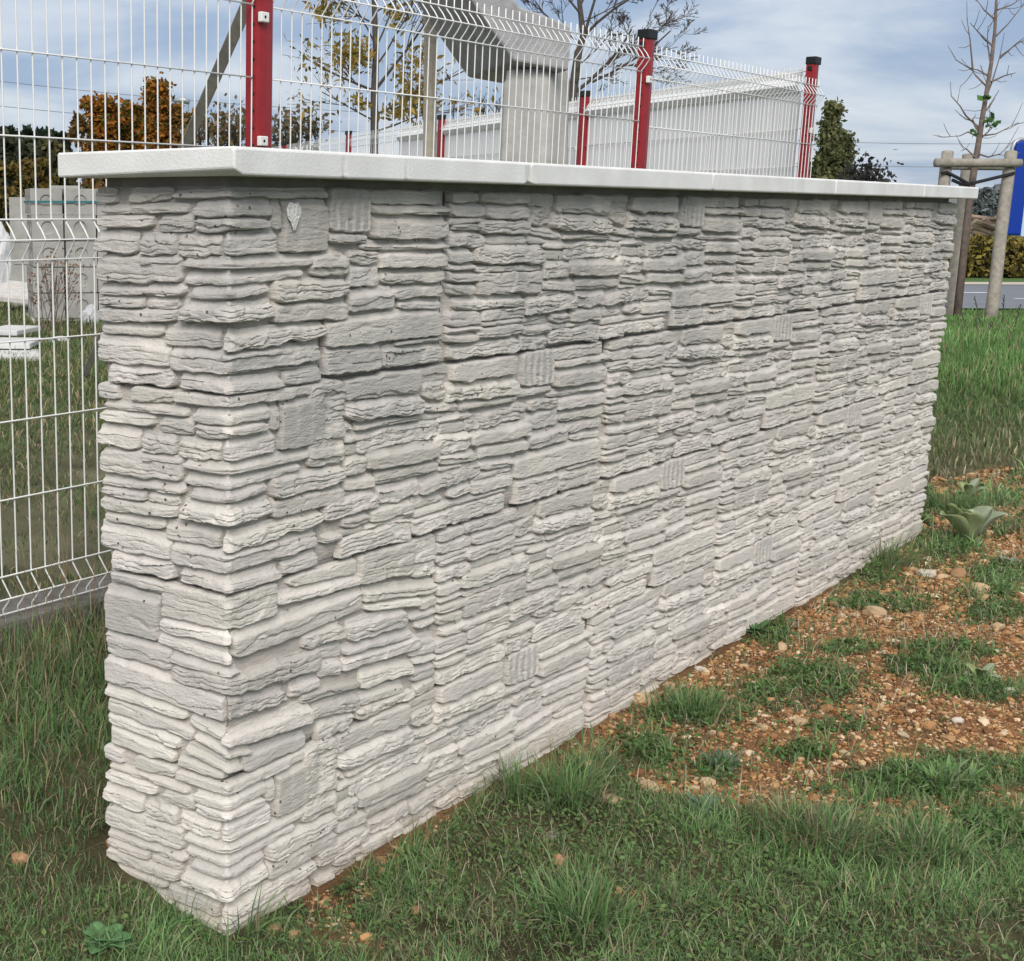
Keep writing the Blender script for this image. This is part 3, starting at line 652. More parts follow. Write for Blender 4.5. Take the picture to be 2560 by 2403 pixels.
def clearance(kd, row, q):
    """free height above a stone: its sloping top runs back to the stone above"""
    lst = (PST if row == 0 else PSTF) if kd == 'P' else ((CST if row == 0 else CSTF) if kd == 'C' else DSTF)
    best = 0.009
    for o, *_ in lst:
        if o is q: continue
        lo, hi = max(o[0], q[0]), min(o[1], q[1])
        if hi-lo < 0.15*(q[1]-q[0]): continue
        m = (lo+hi)/2; t = (m-q[0])/(q[1]-q[0]); top = q[2]+(q[3]-q[2])*t
        t2 = (m-o[0])/(o[1]-o[0]); bot = o[4]+(o[5]-o[4])*t2
        if bot > top-0.006: best = min(best, max(bot-top, 0.0)) if bot-top < 0.009 else best
    wide = 0.016
    for o, *_ in lst:
        if o is q: continue
        lo, hi = max(o[0], q[0]), min(o[1], q[1])
        if hi-lo < 0.15*(q[1]-q[0]): continue
        m = (lo+hi)/2; t = (m-q[0])/(q[1]-q[0]); top = q[2]+(q[3]-q[2])*t
        t2 = (m-o[0])/(o[1]-o[0]); bot = o[4]+(o[5]-o[4])*t2
        if bot > top-0.006: wide = min(wide, max(bot-top, 0.0))
    return max(0.0015, min(wide, ROWH-0.002-max(q[2], q[3])))
cache = {}
rest = [[], [], []]; rn = 0
for i in order:
    bi, kd, si, (q, k2, rl, sd), cut = cand[i]
    if areas[i] < 0: continue
    res = 0.0032 if kd in 'CD' else 0.0036
    if i not in single: res = 0.0048
    key = (kd, si, cut, res, blocks[bi][1] == 0)
    if key not in cache:
        qq = list(q)
        if cut:
            f0 = (cut[0]-q[0])/(q[1]-q[0]); f1 = (cut[1]-q[0])/(q[1]-q[0])
            lt = lambda a_, b_, f: a_+(b_-a_)*f
            qq = [cut[0], cut[1], lt(q[2], q[3], f0), lt(q[2], q[3], f1), lt(q[4], q[5], f0), lt(q[4], q[5], f1)]
        S, Z, H, tn = stone_grid(qq, k2, rl, sd, res, clearance(kd, blocks[bi][1], q))
        g = stone_mesh(S, Z, H, tn, map_front if kd == 'P' else map_corner)
        cache[key] = [g, None]
    g, me = cache[key]
    if i in single:
        if me is None:
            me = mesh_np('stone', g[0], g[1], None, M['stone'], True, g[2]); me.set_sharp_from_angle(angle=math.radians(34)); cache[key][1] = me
        link('stone', me, bobj[bi])
    else:
        off = np.array(bobj[bi].location)
        rest[0].append(g[0]+off); rest[1].append(g[1]+rn); rest[2].append(g[2]); rn += len(g[0])
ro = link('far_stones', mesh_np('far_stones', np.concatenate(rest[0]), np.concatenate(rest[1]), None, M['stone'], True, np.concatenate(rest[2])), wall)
ro.data.set_sharp_from_angle(angle=math.radians(34))
tag(ro, kind='stuff')
b = MB(); b.box((XB+0.012, YB+0.012, -0.25), (4.66, 0.372, 1.408)); b.build('core', M['core'], wall)
# coping slabs
cx = [0.0, 1.0, 2.0, 3.0, 4.0, 4.787]
for i in range(5):
    x0, x1 = cx[i]+(0.0045 if i else 0), cx[i+1]-(0.0045 if i < 4 else 0)
    z0, z1, y0, y1 = 1.407, 1.451, 0.0, 0.424
    bv = 0.0035
    ring = [(y0, z0+bv), (y0+bv*0.3, z0+bv*0.3), (y0+bv, z0), (y1-bv, z0), (y1-bv*0.3, z0+bv*0.3), (y1, z0+bv), (y1, z1-bv), (y1-bv*0.3, z1-bv*0.3), (y1-bv, z1), (y0+bv, z1+0.002), (y0+bv*0.3, z1-bv*0.3), (y0, z1-bv)]
    xs = np.concatenate([[x0, x0+0.0012, x0+0.0035], np.arange(x0+0.012, x1-0.012, 0.012), [x1-0.0035, x1-0.0012, x1]])
    V = []; nr = len(ring)
    cyc = 0.2
    for xi, x in enumerate(xs):
        de = min(xi, len(xs)-1-xi)
        ins = {0: 0.0035, 1: 0.0012}.get(de, 0.0)
        for k, (y, z) in enumerate(ring):
            yy = y+(ins if y < 0.2 else -ins); zz = z+(ins if z < 1.43 else -ins)
            low = 1 if k in (1, 2, 0) else (0.45 if k in (9, 10, 11) else 0)
            c = 0.0
            for xc, wc, hc in ((1.004, 0.016, 0.011), (0.986, 0.010, 0.006), (0.52, 0.010, 0.004), (2.01, 0.012, 0.005), (0.31, 0.008, 0.0035), (2.62, 0.012, 0.004), (1.55, 0.007, 0.003)):
                if k in (0, 1, 2): c += hc*max(0.0, 1-abs(x-xc)/wc)
            yy += c*(1 if k in (0, 1, 11, 10) else 1.4); zz += c*0.7*(1 if k < 3 else -0.5)
            if i == 0 and k in (0, 1, 2) and x < 0.03: zz += 0.010*max(0, 1-abs(x-0.0)/0.022)
            V.append((x, yy, zz))
    Q = [(a*nr+k, a*nr+(k+1) % nr, (a+1)*nr+(k+1) % nr, (a+1)*nr+k) for a in range(len(xs)-1) for k in range(nr)]
    n = len(V); V.append((xs[0], 0.2, 1.43)); V.append((xs[-1], 0.2, 1.43)); e = (len(xs)-1)*nr
    T = [(n, (k+1) % nr, k) for k in range(nr)]+[(n+1, e+k, e+(k+1) % nr) for k in range(nr)]
    link('coping_slab', mesh_np('coping_slab', V, Q, T, M['coping']), wall)
    if i < 4:
        bb = MB(); bb.box((x1-0.004, 0.012, 1.411), (x1+0.013, 0.412, 1.442)); bb.build('joint_mortar', M['joint'], wall)
# patch of dried white mortar on the squared stone
bm = bmesh.new(); bmesh.ops.create_icosphere(bm, subdivisions=4, radius=1)
pc = gy(540+650/3.333, 440+335/3.333, 0.044)
for vtx in bm.verts:
    p = vtx.co; r = 1+0.25*float(fbm(p.x*2.1, p.z*2.1, 4, 91)); w = 0.8+0.5*p.z
    vtx.co = Vector((p.x*0.021*r*w, p.y*0.0030*(1+0.9*float(fbm(p.x*6, p.z*6, 4, 92))), p.z*0.025*r))
me = bpy.data.meshes.new('mortar_splash'); bm.to_mesh(me); bm.free(); me.materials.append(material('dried_white_mortar', (0.80, 0.79, 0.76), 0.95, vary=0.3, vscale=90, bump=0.004, bscale=120))
link('mortar_splash', me, wall, tuple(pc))

# ------------------------------------------------------------------ wire fences
PROF = [(-0.0, 0.318), (0, 0.425)]
def wire_profile(zb=0.325, off=0.033):
    """bends of one upright wire: (outward, height)"""
    P = [(0, zb-0.006), (0, zb+0.012), (off, zb+0.050), (0, zb+0.092), (0, zb+0.110)]
    P += [(0, zb+0.885), (0, zb+0.905), (off*0.55, zb+0.927), (off, zb+0.950), (off*0.55, zb+0.973), (0, zb+0.995), (0, zb+1.015)]
    P += [(0, zb+1.585), (0, zb+1.605), (off*0.55, zb+1.627), (off, zb+1.650), (off*0.55, zb+1.673), (0, zb+1.695), (0, zb+1.735)]
    return P
HZ = [0.0, 0.05, 0.10, 0.30, 0.50, 0.70, 0.90, 0.95, 1.0, 1.2, 1.4, 1.6, 1.65, 1.70]
def wire_panel(parent, L, dirx, origin, n, zb=0.325, split=True, off=0.033, rad=0.0023):
    """origin: start of the panel; dirx: unit direction; the outward side is to the right of -dirx's left normal"""
    d = Vector((dirx[0], dirx[1], 0)); nrm = Vector((d.y, -d.x, 0))
    h = MB()
    for hz in HZ:
        o2 = off if hz in (0.05, 0.95, 1.65) else 0.0
        a = Vector(origin)+nrm*(o2+0.004)+Vector((0, 0, zb+hz)); h.tube([a, a+d*L], rad*1.05, 6)
    pan = h.build('mesh_panel' if split else 'mesh_panel', M['wire'], parent, True)
    pr = wire_profile(zb, off)
    if split:
        w = MB(); w.tube([nrm*a+Vector((0, 0, z)) for a, z in pr], rad, 6); me = w.mesh('vertical_wire', M['wire'], True)
        for i in range(n): link('vertical_wire', me, pan, tuple(Vector(origin)+d*(L*i/(n-1))))
    else:
        w = MB()
        for i in range(n):
            p = Vector(origin)+d*(L*i/(n-1)); w.tube([p+nrm*a+Vector((0, 0, z)) for a, z in pr], rad, 4, False)
        tag(w.build('vertical_wires', M['wire'], pan, True), kind='stuff')
    return pan
def post(parent, x, y, ang, ztop, z0=0.2, clips=(), holes=True, clipside=-1):
    """box-section post, 60 x 55 mm, with a black cap"""
    R = Matrix.Translation((x, y, 0)) @ Matrix.Rotation(ang, 4, 'Z')
    b = MB(); w, t = 0.038, 0.022
    prof = [(-w, t), (-w, -t*0.75), (-w*0.75, -t), (0.0, -t*1.15), (w*0.75, -t), (w, -t*0.75), (w, t)]
    V = [R @ Vector((px, py, zz)) for zz in (z0, ztop) for px, py in prof]; n = len(prof)
    Q = [(k, (k+1) % n, n+(k+1) % n, n+k) for k in range(n)]; T = [(n, n+k, n+k+1) for k in range(1, n-1)]
    b.add(V, Q, T); p = b.build('post', M['red'], parent)
    c = MB(); c.box((-w-0.004, -t-0.007, ztop-0.028), (w+0.005, t+0.005, ztop+0.012), R); c.box((-w-0.005, -t*0.4, ztop-0.06), (-w+0.010, t*0.6, ztop-0.035), R)
    c.build('post_cap', M['blackplastic'], p, bevel=0.004)
    if holes:
        hme = MB(); hme.tube([(-w-0.0006, 0.0, 0), (-w+0.002, 0.0, 0)], 0.0052, 8)
        hm_ = hme.mesh('bolt_hole', M['hole'])
        k = 0; z = ztop-0.06
        while z > 1.42:
            o = link('bolt_hole', hm_, p); o.matrix_local = R @ Matrix.Translation((0, -0.006, z)); z -= 0.024*2; k += 1
    for z in clips:
        c = MB(); c.box((-w-0.006, -t-0.019, z-0.014), (-w+0.030, -t-0.004, z+0.014), R)
        cl_ = c.build('clip', M['clip'], p, bevel=0.003)
        c = MB(); q = R @ Vector((-w+0.011, -t-0.0195, z)); c.tube([q, R @ Vector((-w+0.011, -t-0.017, z))], 0.0045, 10); c.build('bolt', M['hole'], cl_)
    return p
FY = 1.19
fence = empty('wire_fence', (1.55, 1.22, 0.3)); fence.matrix_world = Matrix.Identity(4)
tag(fence, 'white welded wire fence on red posts standing close behind the stone wall', 'fence')
P1, P2, P3 = 1.535, 4.125, 6.27
post(fence, P1, FY+0.004, 0, 2.075, clips=(gy(630, 352, 1.17)[2], gy(635, 41, 1.17)[2]))
post(fence, P2, FY+0.004, 0, 2.085, clips=(gy(1592, 195, 1.17)[2],))
wire_panel(fence, 1.50, (1, 0), (P1-0.042-1.50, FY, 0), 31)
wire_panel(fence, P2-P1-0.086, (1, 0), (P1+0.044, FY, 0), 51)
wire_panel(fence, P3-P2-0.05, (1, 0), (P2+0.044, FY, 0), 43, zb=0.305)
# low concrete kerb below it
b = MB()
xs = np.arange(-1.2, 6.4, 0.06); ring = [(1.135, 0.23), (1.135, 0.305), (1.142, 0.316), (1.30, 0.318), (1.31, 0.305), (1.31, 0.23), (1.27, 0.225), (1.27, -0.1), (1.175, -0.1), (1.175, 0.225)]
V = []
for x in xs:
    for k, (y, z) in enumerate(ring): V.append((x, y+0.006*float(fbm(x*5, k*1.7, 3, 14)), z+0.004*float(fbm(x*6, k*2.1, 3, 15))))
nr = len(ring); Q = [(a*nr+k, (a+1)*nr+k, (a+1)*nr+(k+1) % nr, a*nr+(k+1) % nr) for a in range(len(xs)-1) for k in range(nr)]
ko = link('fence_kerb', mesh_np('fence_kerb', V, Q, None, M['curb'], False)); tag(ko, 'low weathered concrete kerb carrying the wire fence left of the stone wall', 'kerb')
# fence that runs away behind, with white screening sheets
rf = empty('screened_fence', (0, 0, 0)); tag(rf, 'white wire fence with screening sheets and red posts running away behind the staircase', 'fence')
RP = [(6.31, 1.245), (7.62, 3.24), (9.2, 5.38), (10.85, 7.55), (12.5, 9.7), (14.2, 11.9), (15.9, 14.1)]
for i, (x, y) in enumerate(RP):
    a = math.atan2(RP[min(i+1, 6)][1]-RP[max(i-1, 0)][1], RP[min(i+1, 6)][0]-RP[max(i-1, 0)][0])
    post(rf, x, y, 0.0 if i == 0 else a+math.pi, 2.15 if i == 0 else 2.15, clips=(1.78,), holes=(i == 0))
for i in range(6):
    a = np.array(RP[i]); b_ = np.array(RP[i+1]); d = (b_-a)/np.linalg.norm(b_-a); L = np.linalg.norm(b_-a)-0.08
    nrm = np.array([d[1], -d[0]])
    o = a+d*0.05+nrm*0.012
    # bends of this run face the yard (towards the viewer)
    pan = wire_panel(rf, L, (-d[0], -d[1]), (*(o+d*L), 0), int(L/0.05), zb=0.395, split=False, off=0.033)
    if i < 3:
        Ls = L if i < 2 else L*0.42
        pr = wire_profile(0.395, 0.033); V = []; st = 0.06 if i == 0 else 0.0
        n2 = -nrm
        for t in (st, Ls):
            for aa, z in pr: V.append((*(o+d*t+n2*(aa-0.012)), z-0.02))
        m = len(pr); Q = [(k, k+1, m+k+1, m+k) for k in range(m-1)]
        so = link('screen_sheet', mesh_np('screen_sheet', V, Q, None, M['sheet'], False), pan)
        sm_ = so.modifiers.new('thick', 'SOLIDIFY'); sm_.thickness = 0.004; sm_.offset = 0

# ------------------------------------------------------------------ precast staircase on its pillar, pole, strut
dS = 7.5
YZ = 0.30
def at(u, v, d): return Vector(gd(u, v, d))
zc2 = lambda x, y: (780+x/2.3116, y/2.3116)
face = [(920, -3), (1500, 150), (1490, 410), (1170, 355), (1050, 190)]
# side profile in a vertical plane facing the viewer, extruded away to the left
facepx = [(700, -330), (860, -330), (960, -260), (1010, -180), (1075, -170), (1110, -80), (1175, 2), (1205, 40), (1330, 82), (1500, 150), (1490, 410), (1170, 355), (1050, 190), (920, 0)]
P0 = at(*zc2(1170, 355), dS)
nrm_ = Vector((-FH[0], -FH[1], 0)); axl = Vector((RH[0], RH[1], 0))
nrm_.rotate(Matrix.Rotation(math.radians(-28), 4, 'Z')); 
def on_plane(u, v, p, n):
    r = Vector(ray(u, v)); c = Vector(CAM); return c+r*((p-c).dot(n)/r.dot(n))
A = [on_plane(*zc2(x, y), P0, nrm_) for x, y in facepx]
ext = at(*zc2(905, 372), dS+0.9)-P0; ext.z = 0
Bp = [p+ext for p in A]; n = len(A)
b = MB(); b.add(A+Bp, [(k, n+k, n+(k+1) % n, (k+1) % n) for k in range(n)])
bm = bmesh.new(); vv = [bm.verts.new(p) for p in A+Bp]
bm.faces.new(vv[:n]); bm.faces.new(list(reversed(vv[n:])))
for k in range(n): bm.faces.new((vv[(k+1) % n], vv[k], vv[n+k], vv[n+(k+1) % n]))
bmesh.ops.recalc_face_normals(bm, faces=bm.faces); bmesh.ops.triangulate(bm, faces=[f for f in bm.faces if len(f.verts) > 4])
me = bpy.data.meshes.new('flight'); bm.to_mesh(me); bm.free(); me.materials.append(M['stairconcrete'])
stair = empty('staircase', (0, 0, 0)); tag(stair, 'precast grey concrete stair flight resting on a pillar behind the fence', 'staircase')
fo = link('flight', me, stair); mm = fo.modifiers.new('bevel', 'BEVEL'); mm.width = 0.012; mm.segments = 2; mm.limit_method = 'ANGLE'
pil = empty('pillar', (0, 0, 0)); tag(pil, 'rough concrete pillar under the precast stair flight', 'pillar')
pb = []
dP = dS+0.16
for (uL, uR, v) in ((1258, 1411, 405), (1263, 1413, 300), (1264, 1416, 215), (1272, 1417, 200), (1275, 1412, 178)):
    pb.append((at(uL, v, dP), at(uR, v, dP)))
ctr = (pb[0][0]+pb[0][1])/2; wdt = (pb[0][1]-pb[0][0]).length
zz = [0.2]+[float((a+c).z/2) for a, c in pb]; ww = [wdt*1.03]+[(c-a).length for a, c in pb]; ctrs = [ctr]+[(a+c)/2 for a, c in pb]
V = []; nseg = 48; Q = []
lev = []
for i in range(len(zz)-1):
    k = 10 if i < 3 else 3
    for t in range(k): f = t/k; lev.append((zz[i]*(1-f)+zz[i+1]*f, ww[i]*(1-f)+ww[i+1]*f, ctrs[i]*(1-f)+ctrs[i+1]*f))
lev.append((zz[-1], ww[-1], ctrs[-1])); lev.append((zz[-1]+0.001, 0.02, ctrs[-1]))
for li, (z, w, c) in enumerate(lev):
    for k in range(nseg):
        a = 2*math.pi*k/nseg+0.25; e = (abs(math.cos(a))**9+abs(math.sin(a))**9)**(-1/9)
        r = w/2*0.86*e*(1+0.012*float(fbm(k*0.9, z*4, 3, 33)))
        V.append((c.x+r*math.cos(a), c.y+r*math.sin(a), z))
Q = [(i*nseg+k, i*nseg+(k+1) % nseg, (i+1)*nseg+(k+1) % nseg, (i+1)*nseg+k) for i in range(len(lev)-1) for k in range(nseg)]
link('shaft', mesh_np('shaft', V, Q, None, M['concrete'], True), pil)
pole = MB(); a, c = at(1074, 420, 8.6), at(1079, -260, 8.6); a = a+(a-c)*0.9
pole.tube([a+(c-a)*t for t in np.linspace(0, 1, 12)], [0.044-0.006*t for t in np.linspace(0, 1, 12)], 8)
po = pole.build('concrete_pole', M['pole'], None, False); tag(po, 'slim grey brown concrete pole left of the stair flight', 'pole')
a, c = Vector(gz(208, 945, YZ)), at(664, -95, 4.55); dv_ = (c-a).normalized()
b = MB(); sd_ = Vector((RH[0], RH[1], 0))*0.021; th = Vector((FH[0], FH[1], 0))*0.02
pr_ = dv_.cross(th).normalized()*0.022
V = [a-pr_, a+pr_, a+pr_+th*1.6, a-pr_+th*1.6, c-pr_, c+pr_, c+pr_+th*1.6, c-pr_+th*1.6]
b.add(V, [(0, 1, 5, 4), (1, 2, 6, 5), (2, 3, 7, 6), (3, 0, 4, 7), (0, 3, 2, 1), (4, 5, 6, 7)])
so = b.build('brace_plank', M['plank'], None, bevel=0.003); tag(so, 'grey plank bracing the near red fence post at a slant', 'plank')

# ------------------------------------------------------------------ yard: stacked blocks and clutter
YZ = 0.30
def recessed_face(bm, o, ax, ay, w, h, r, dep, nrm):
    n = 24; ring = []; outer = []; inn = []
    for k in range(n):
        a = 2*math.pi*k/n; ca, sa = math.cos(a), math.sin(a)
        ring.append(bm.verts.new(o+ax*(r*ca)+ay*(r*sa))); inn.append(bm.verts.new(o+ax*(r*0.86*ca)+ay*(r*0.86*sa)-nrm*dep))
        s = min(w/2/max(abs(ca), 1e-6), h/2/max(abs(sa), 1e-6)); outer.append(bm.verts.new(o+ax*(s*ca)+ay*(s*sa)))
    for k in range(n):
        j = (k+1) % n
        bm.faces.new((outer[k], outer[j], ring[j], ring[k])); bm.faces.new((ring[k], ring[j], inn[j], inn[k]))
        a0, a1 = 2*math.pi*k/n, 2*math.pi*(k+1)/n
        for qx in (1, -1):
            for qy in (1, -1):
                t = math.atan2(qy*h, qx*w) % (2*math.pi)
                if a0 < t < a1: bm.faces.new((outer[k], bm.verts.new(o+ax*(qx*w/2)+ay*(qy*h/2)), outer[j]))
    bm.faces.new(inn)
def block_mesh(w, h, dpt):
    bm = bmesh.new(); X, Y, Z = Vector((1, 0, 0)), Vector((0, 1, 0)), Vector((0, 0, 1))
    recessed_face(bm, Vector((0, 0, h/2)), X, Z, w, h, 0.058, 0.014, Vector((0, -1, 0)))
    for k in (0.25, 0.75): recessed_face(bm, Vector((-w/2, dpt*k, h/2)), -Y, Z, dpt/2, h, 0.055, 0.014, Vector((-1, 0, 0)))
    def fc(*p): bm.faces.new([bm.verts.new(Vector(q)) for q in p])
    fc((w/2, 0, 0), (w/2, dpt, 0), (w/2, dpt, h), (w/2, 0, h)); fc((-w/2, 0, h), (w/2, 0, h), (w/2, dpt, h), (-w/2, dpt, h))
    fc((-w/2, dpt, 0), (w/2, dpt, 0), (w/2, dpt, h), (-w/2, dpt, h)); fc((-w/2, 0, 0), (-w/2, dpt, 0), (w/2, dpt, 0), (w/2, 0, 0))
    me = bpy.data.meshes.new('concrete_block'); bm.to_mesh(me); bm.free(); me.materials.append(M['block']); return me
def facing(u, v, z, turn=0.0):
    p = gz(u, v, z); a = math.atan2(RH[1], RH[0])+turn; return Vector(p), a
bw, bh = 0.292, 0.229
Po, an = facing(84, 822, YZ, math.radians(12))
Po.z = 0.0
ex, ey = Vector((math.cos(an), math.sin(an), 0)), Vector((-math.sin(an), math.cos(an), 0))
bme = block_mesh(bw-0.014, bh-0.009, 0.62)
ordn = ['bottom', 'second', 'third', 'fourth', 'top']
zb0 = YZ+0.06+0.03
for c in range(3):
    for r_ in range(5):
        o = link('concrete_block', bme, None, tuple(Po+ex*(bw*(c+0.5)+random.uniform(-.006, .006))+ey*random.uniform(-.008, .012)+Vector((0, 0, zb0+r_*bh))), (0, 0, an+random.uniform(-.012, .012)))
        if c < 2: lab = 'grey concrete block with round dimples, %s of the %s column of the pallet stack' % (ordn[r_], ('left', 'second')[c])
        else: lab = 'grey concrete block in the pallet stack, mostly hidden behind the wall edge, %s row' % ordn[r_]
        tag(o, lab, 'block', 'dimpled concrete blocks stacked on a pallet')
pal = empty('pallet', (Po.x, Po.y, YZ), an); tag(pal, 'wooden pallet under the stack of dimpled concrete blocks', 'pallet')
for k in range(3):
    b = MB(); b.box((0.0+0.40*k, 0, 0), (0.09+0.40*k, 0.8, 0.06)); b.build('bearer', M['plank'], pal)
for k in range(5):
    b = MB(); b.box((-0.02, 0.01+0.17*k, 0.063), (0.92, 0.11+0.17*k, 0.086)); b.build('board', M['plank'], pal)
b = MB(); w3 = bw*3; zs = zb0+4.42*bh
V = []
for dz in (0, 0.018):
    for p in (Po+ex*(-0.012)+ey*0.66, Po+ex*(-0.012)-ey*0.02, Po+ex*(w3+0.01)-ey*0.02): V.append((p.x, p.y, zs+dz))
b.add(V, [(0, 1, 4, 3), (1, 2, 5, 4)]); so = b.build('packing_strap', M['strap']); tag(so, 'teal plastic strap around the top row of dimpled blocks', 'strap')
# second stack to the left
Pl, an2 = facing(-60, 800, YZ, math.radians(-10)); ex2 = Vector((math.cos(an2), math.sin(an2), 0)); ey2 = Vector((-math.sin(an2), math.cos(an2), 0))
Pl = Pl+ey2*1.6
b = MB(); b.box((-0.17, 0, 0), (0.17, 0.6, 0.229)); pme = b.mesh('kerb_block', M['block'])
for c in range(3):
    for r_ in range(5):
        o = link('kerb_block', pme, None, tuple(Pl+ex2*(0.35*c)+Vector((0, 0, YZ+r_*0.235-Pl.z))), (0, 0, an2))
        tag(o, 'plain grey block in the %s column of the far left stack, %s row' % (('left', 'middle', 'right')[c], ordn[r_]), 'block', 'plain blocks in the far left stack')
# slabs, plastic and litter
def slab(name, u, v, z, w, h, t, turn, mat, label, cat, tilt=0.0):
    p, a = facing(u, v, z, turn); b = MB(); b.box((-w/2, 0, 0), (w/2, t, h)); o = b.build(name, mat, None, bevel=0.006)
    o.location = (p.x, p.y, z); o.rotation_euler = (tilt, 0, a); tag(o, label, cat); return o
o = slab('concrete_slab', 168, 745, YZ, 0.36, 1.32, 0.12, 0.2, M['concrete'], 'upright grey concrete panel just behind the block stack', 'panel')
o = slab('concrete_slab', 250, 735, YZ, 0.45, 1.16, 0.1, 0.0, M['block'], 'pale concrete panel behind the stack at the wall edge', 'panel')
for k, (u, v, w, z, lab) in enumerate(((10, 905, 0.50, 0.0, 'lowest white slab of the low pile left of the block stack'), (4, 890, 0.42, 0.05, 'middle white slab of the low pile left of the block stack'), (-2, 872, 0.30, 0.10, 'topmost white slab of the low pile left of the block stack'))):
    p, a = facing(u, v, YZ, 0.15-0.2*k); b = MB(); b.box((-w/2, 0, 0), (w/2, 0.5, 0.042)); o = b.build('white_slab', material('white_slab%d' % k, (0.58, 0.58, 0.57), 0.8, vary=0.2, vscale=5), None, bevel=0.008)
    o.location = (p.x, p.y, YZ+z); o.rotation_euler = (0.0, 0.0, a); tag(o, lab, 'slab', 'white slabs piled in the yard')
p, a = facing(42, 800, YZ, -0.25); b = MB(); b.box((-0.45, 0, 0), (0.22, 0.9, 0.05)); o = b.build('grey_board', M['plank'], None, bevel=0.005); o.location = (p.x, p.y, YZ+0.16); o.rotation_euler = (0.10, 0.07, a); tag(o, 'grey weathered board lying tilted behind the white slabs', 'board')
def bag(u, v, z, sx, sz, label, seed, cat='bag'):
    bm = bmesh.new(); bmesh.ops.create_icosphere(bm, subdivisions=4, radius=1)
    for w in bm.verts:
        q = w.co; r = 1+0.28*float(fbm(q.x*2+seed, q.z*2+q.y, 4, seed))
        w.co = Vector((q.x*sx*r, q.y*sx*0.8*r, max(q.z, -0.55)*sz*r))
    me = bpy.data.meshes.new('plastic_bag'); bm.to_mesh(me); bm.free(); me.materials.append(M['plastic'])
    p = gz(u, v, z); o = link('plastic_bag', me, None, (p[0], p[1], z+0.5*sz)); tag(o, label, cat); return o
bag(4, 730, YZ, 0.26, 0.52, 'crumpled white plastic wrap left of the block stack', 3)
bag(226, 822, YZ, 0.10, 0.14, 'small white bag at the foot of the block stack by the wall edge', 5)
bag(148, 858, YZ, 0.10, 0.04, 'flat scrap of white plastic on the grass below the block stack', 8, 'litter')
# ------------------------------------------------------------------ trees
def leaf_cloud(P, size, colA, colB, rng, spread=0.5, aspect=1.6, droop=0.0):
    n = len(P); d = rng.normal(size=(n, 3)); d[:, 2] -= droop; d /= np.linalg.norm(d, axis=1)[:, None]
    e = np.cross(d, rng.normal(size=(n, 3))); e /= np.linalg.norm(e, axis=1)[:, None]
    s = size*(1+spread*rng.uniform(-1, 1, n))[:, None]
    a, b = d*s*aspect/2, e*s/2
    V = np.stack([P-a, P+b*0.9, P+a, P-b*0.9], 1).reshape(-1, 3)
    Q = np.arange(n*4).reshape(n, 4)
    t = rng.uniform(0, 1, (n, 1)); c = np.array(colA)*(1-t)+np.array(colB)*t; c = c*rng.uniform(0.75, 1.25, (n, 1))
    return V, Q, np.repeat(c, 4, 0)
def branchy(mb, p, d, L, r, depth, rng, tips, bend=0.25, up=0.15, split=(2, 4), shrink=0.68, ang=0.6, minr=0.002):
    n = 4; pts = [p]; rs = [r]; q = p.copy(); dd = d.copy()
    for i in range(n):
        dd = (dd+Vector(rng.normal(size=3))*bend*0.3+Vector((0, 0, up*0.3))).normalized()
        q = q+dd*(L/n); pts.append(q.copy()); rs.append(max(minr, r*(1-0.5*(i+1)/n)))
    mb.tube(pts, rs, 5 if r > 0.02 else 3, False)
    tips.append((q.copy(), dd.copy(), depth))
    if depth <= 0: return
    for k in range(int(rng.integers(split[0], split[1]+1))):
        t = rng.uniform(0.35, 1.0); i = min(n, int(t*n)+0); base = pts[i]
        ax = Vector(rng.normal(size=3)).normalized(); nd = (dd+ax*ang*1.3).normalized()
        branchy(mb, base, nd, L*shrink*rng.uniform(0.7, 1.15), rs[i]*0.62, depth-1, rng, tips, bend, up, split, shrink, ang, minr)
def bare_tree(name, base, limbs, trunk, label, cat, seed, depth=3, mat='bark', minr=0.003, split=(2, 4), ang=0.6, shrink=0.66):
    rng = np.random.default_rng(seed); root = empty(name, (base[0], base[1], base[2])); tag(root, label, cat); root.location = (0, 0, 0)
    t = MB(); t.tube([p for p, r in trunk], [r for p, r in trunk], 8); t.build('trunk', M[mat], root, True)
    c = MB(); tips = []
    for (p, d, L, r) in limbs: branchy(c, Vector(p), Vector(d).normalized(), L, r, depth, rng, tips, minr=minr, split=split, ang=ang, shrink=shrink)
    cr_ = c.build('crown', M[mat], root, True)
    return root, tips, cr_
def dirpx(du, dv, away=0.0): return Vector(RT*du-UP*dv+FW*away)
def leaves_on(root, P, size, ca, cb, seed, mat='leaf', name='foliage', **k):
    rng = np.random.default_rng(seed); V, Q, c = leaf_cloud(np.asarray(P), size, ca, cb, rng, **k)
    return link(name, mesh_np(name, V, Q, None, M[mat], False, np.clip(c, 0.003, 1)), root)
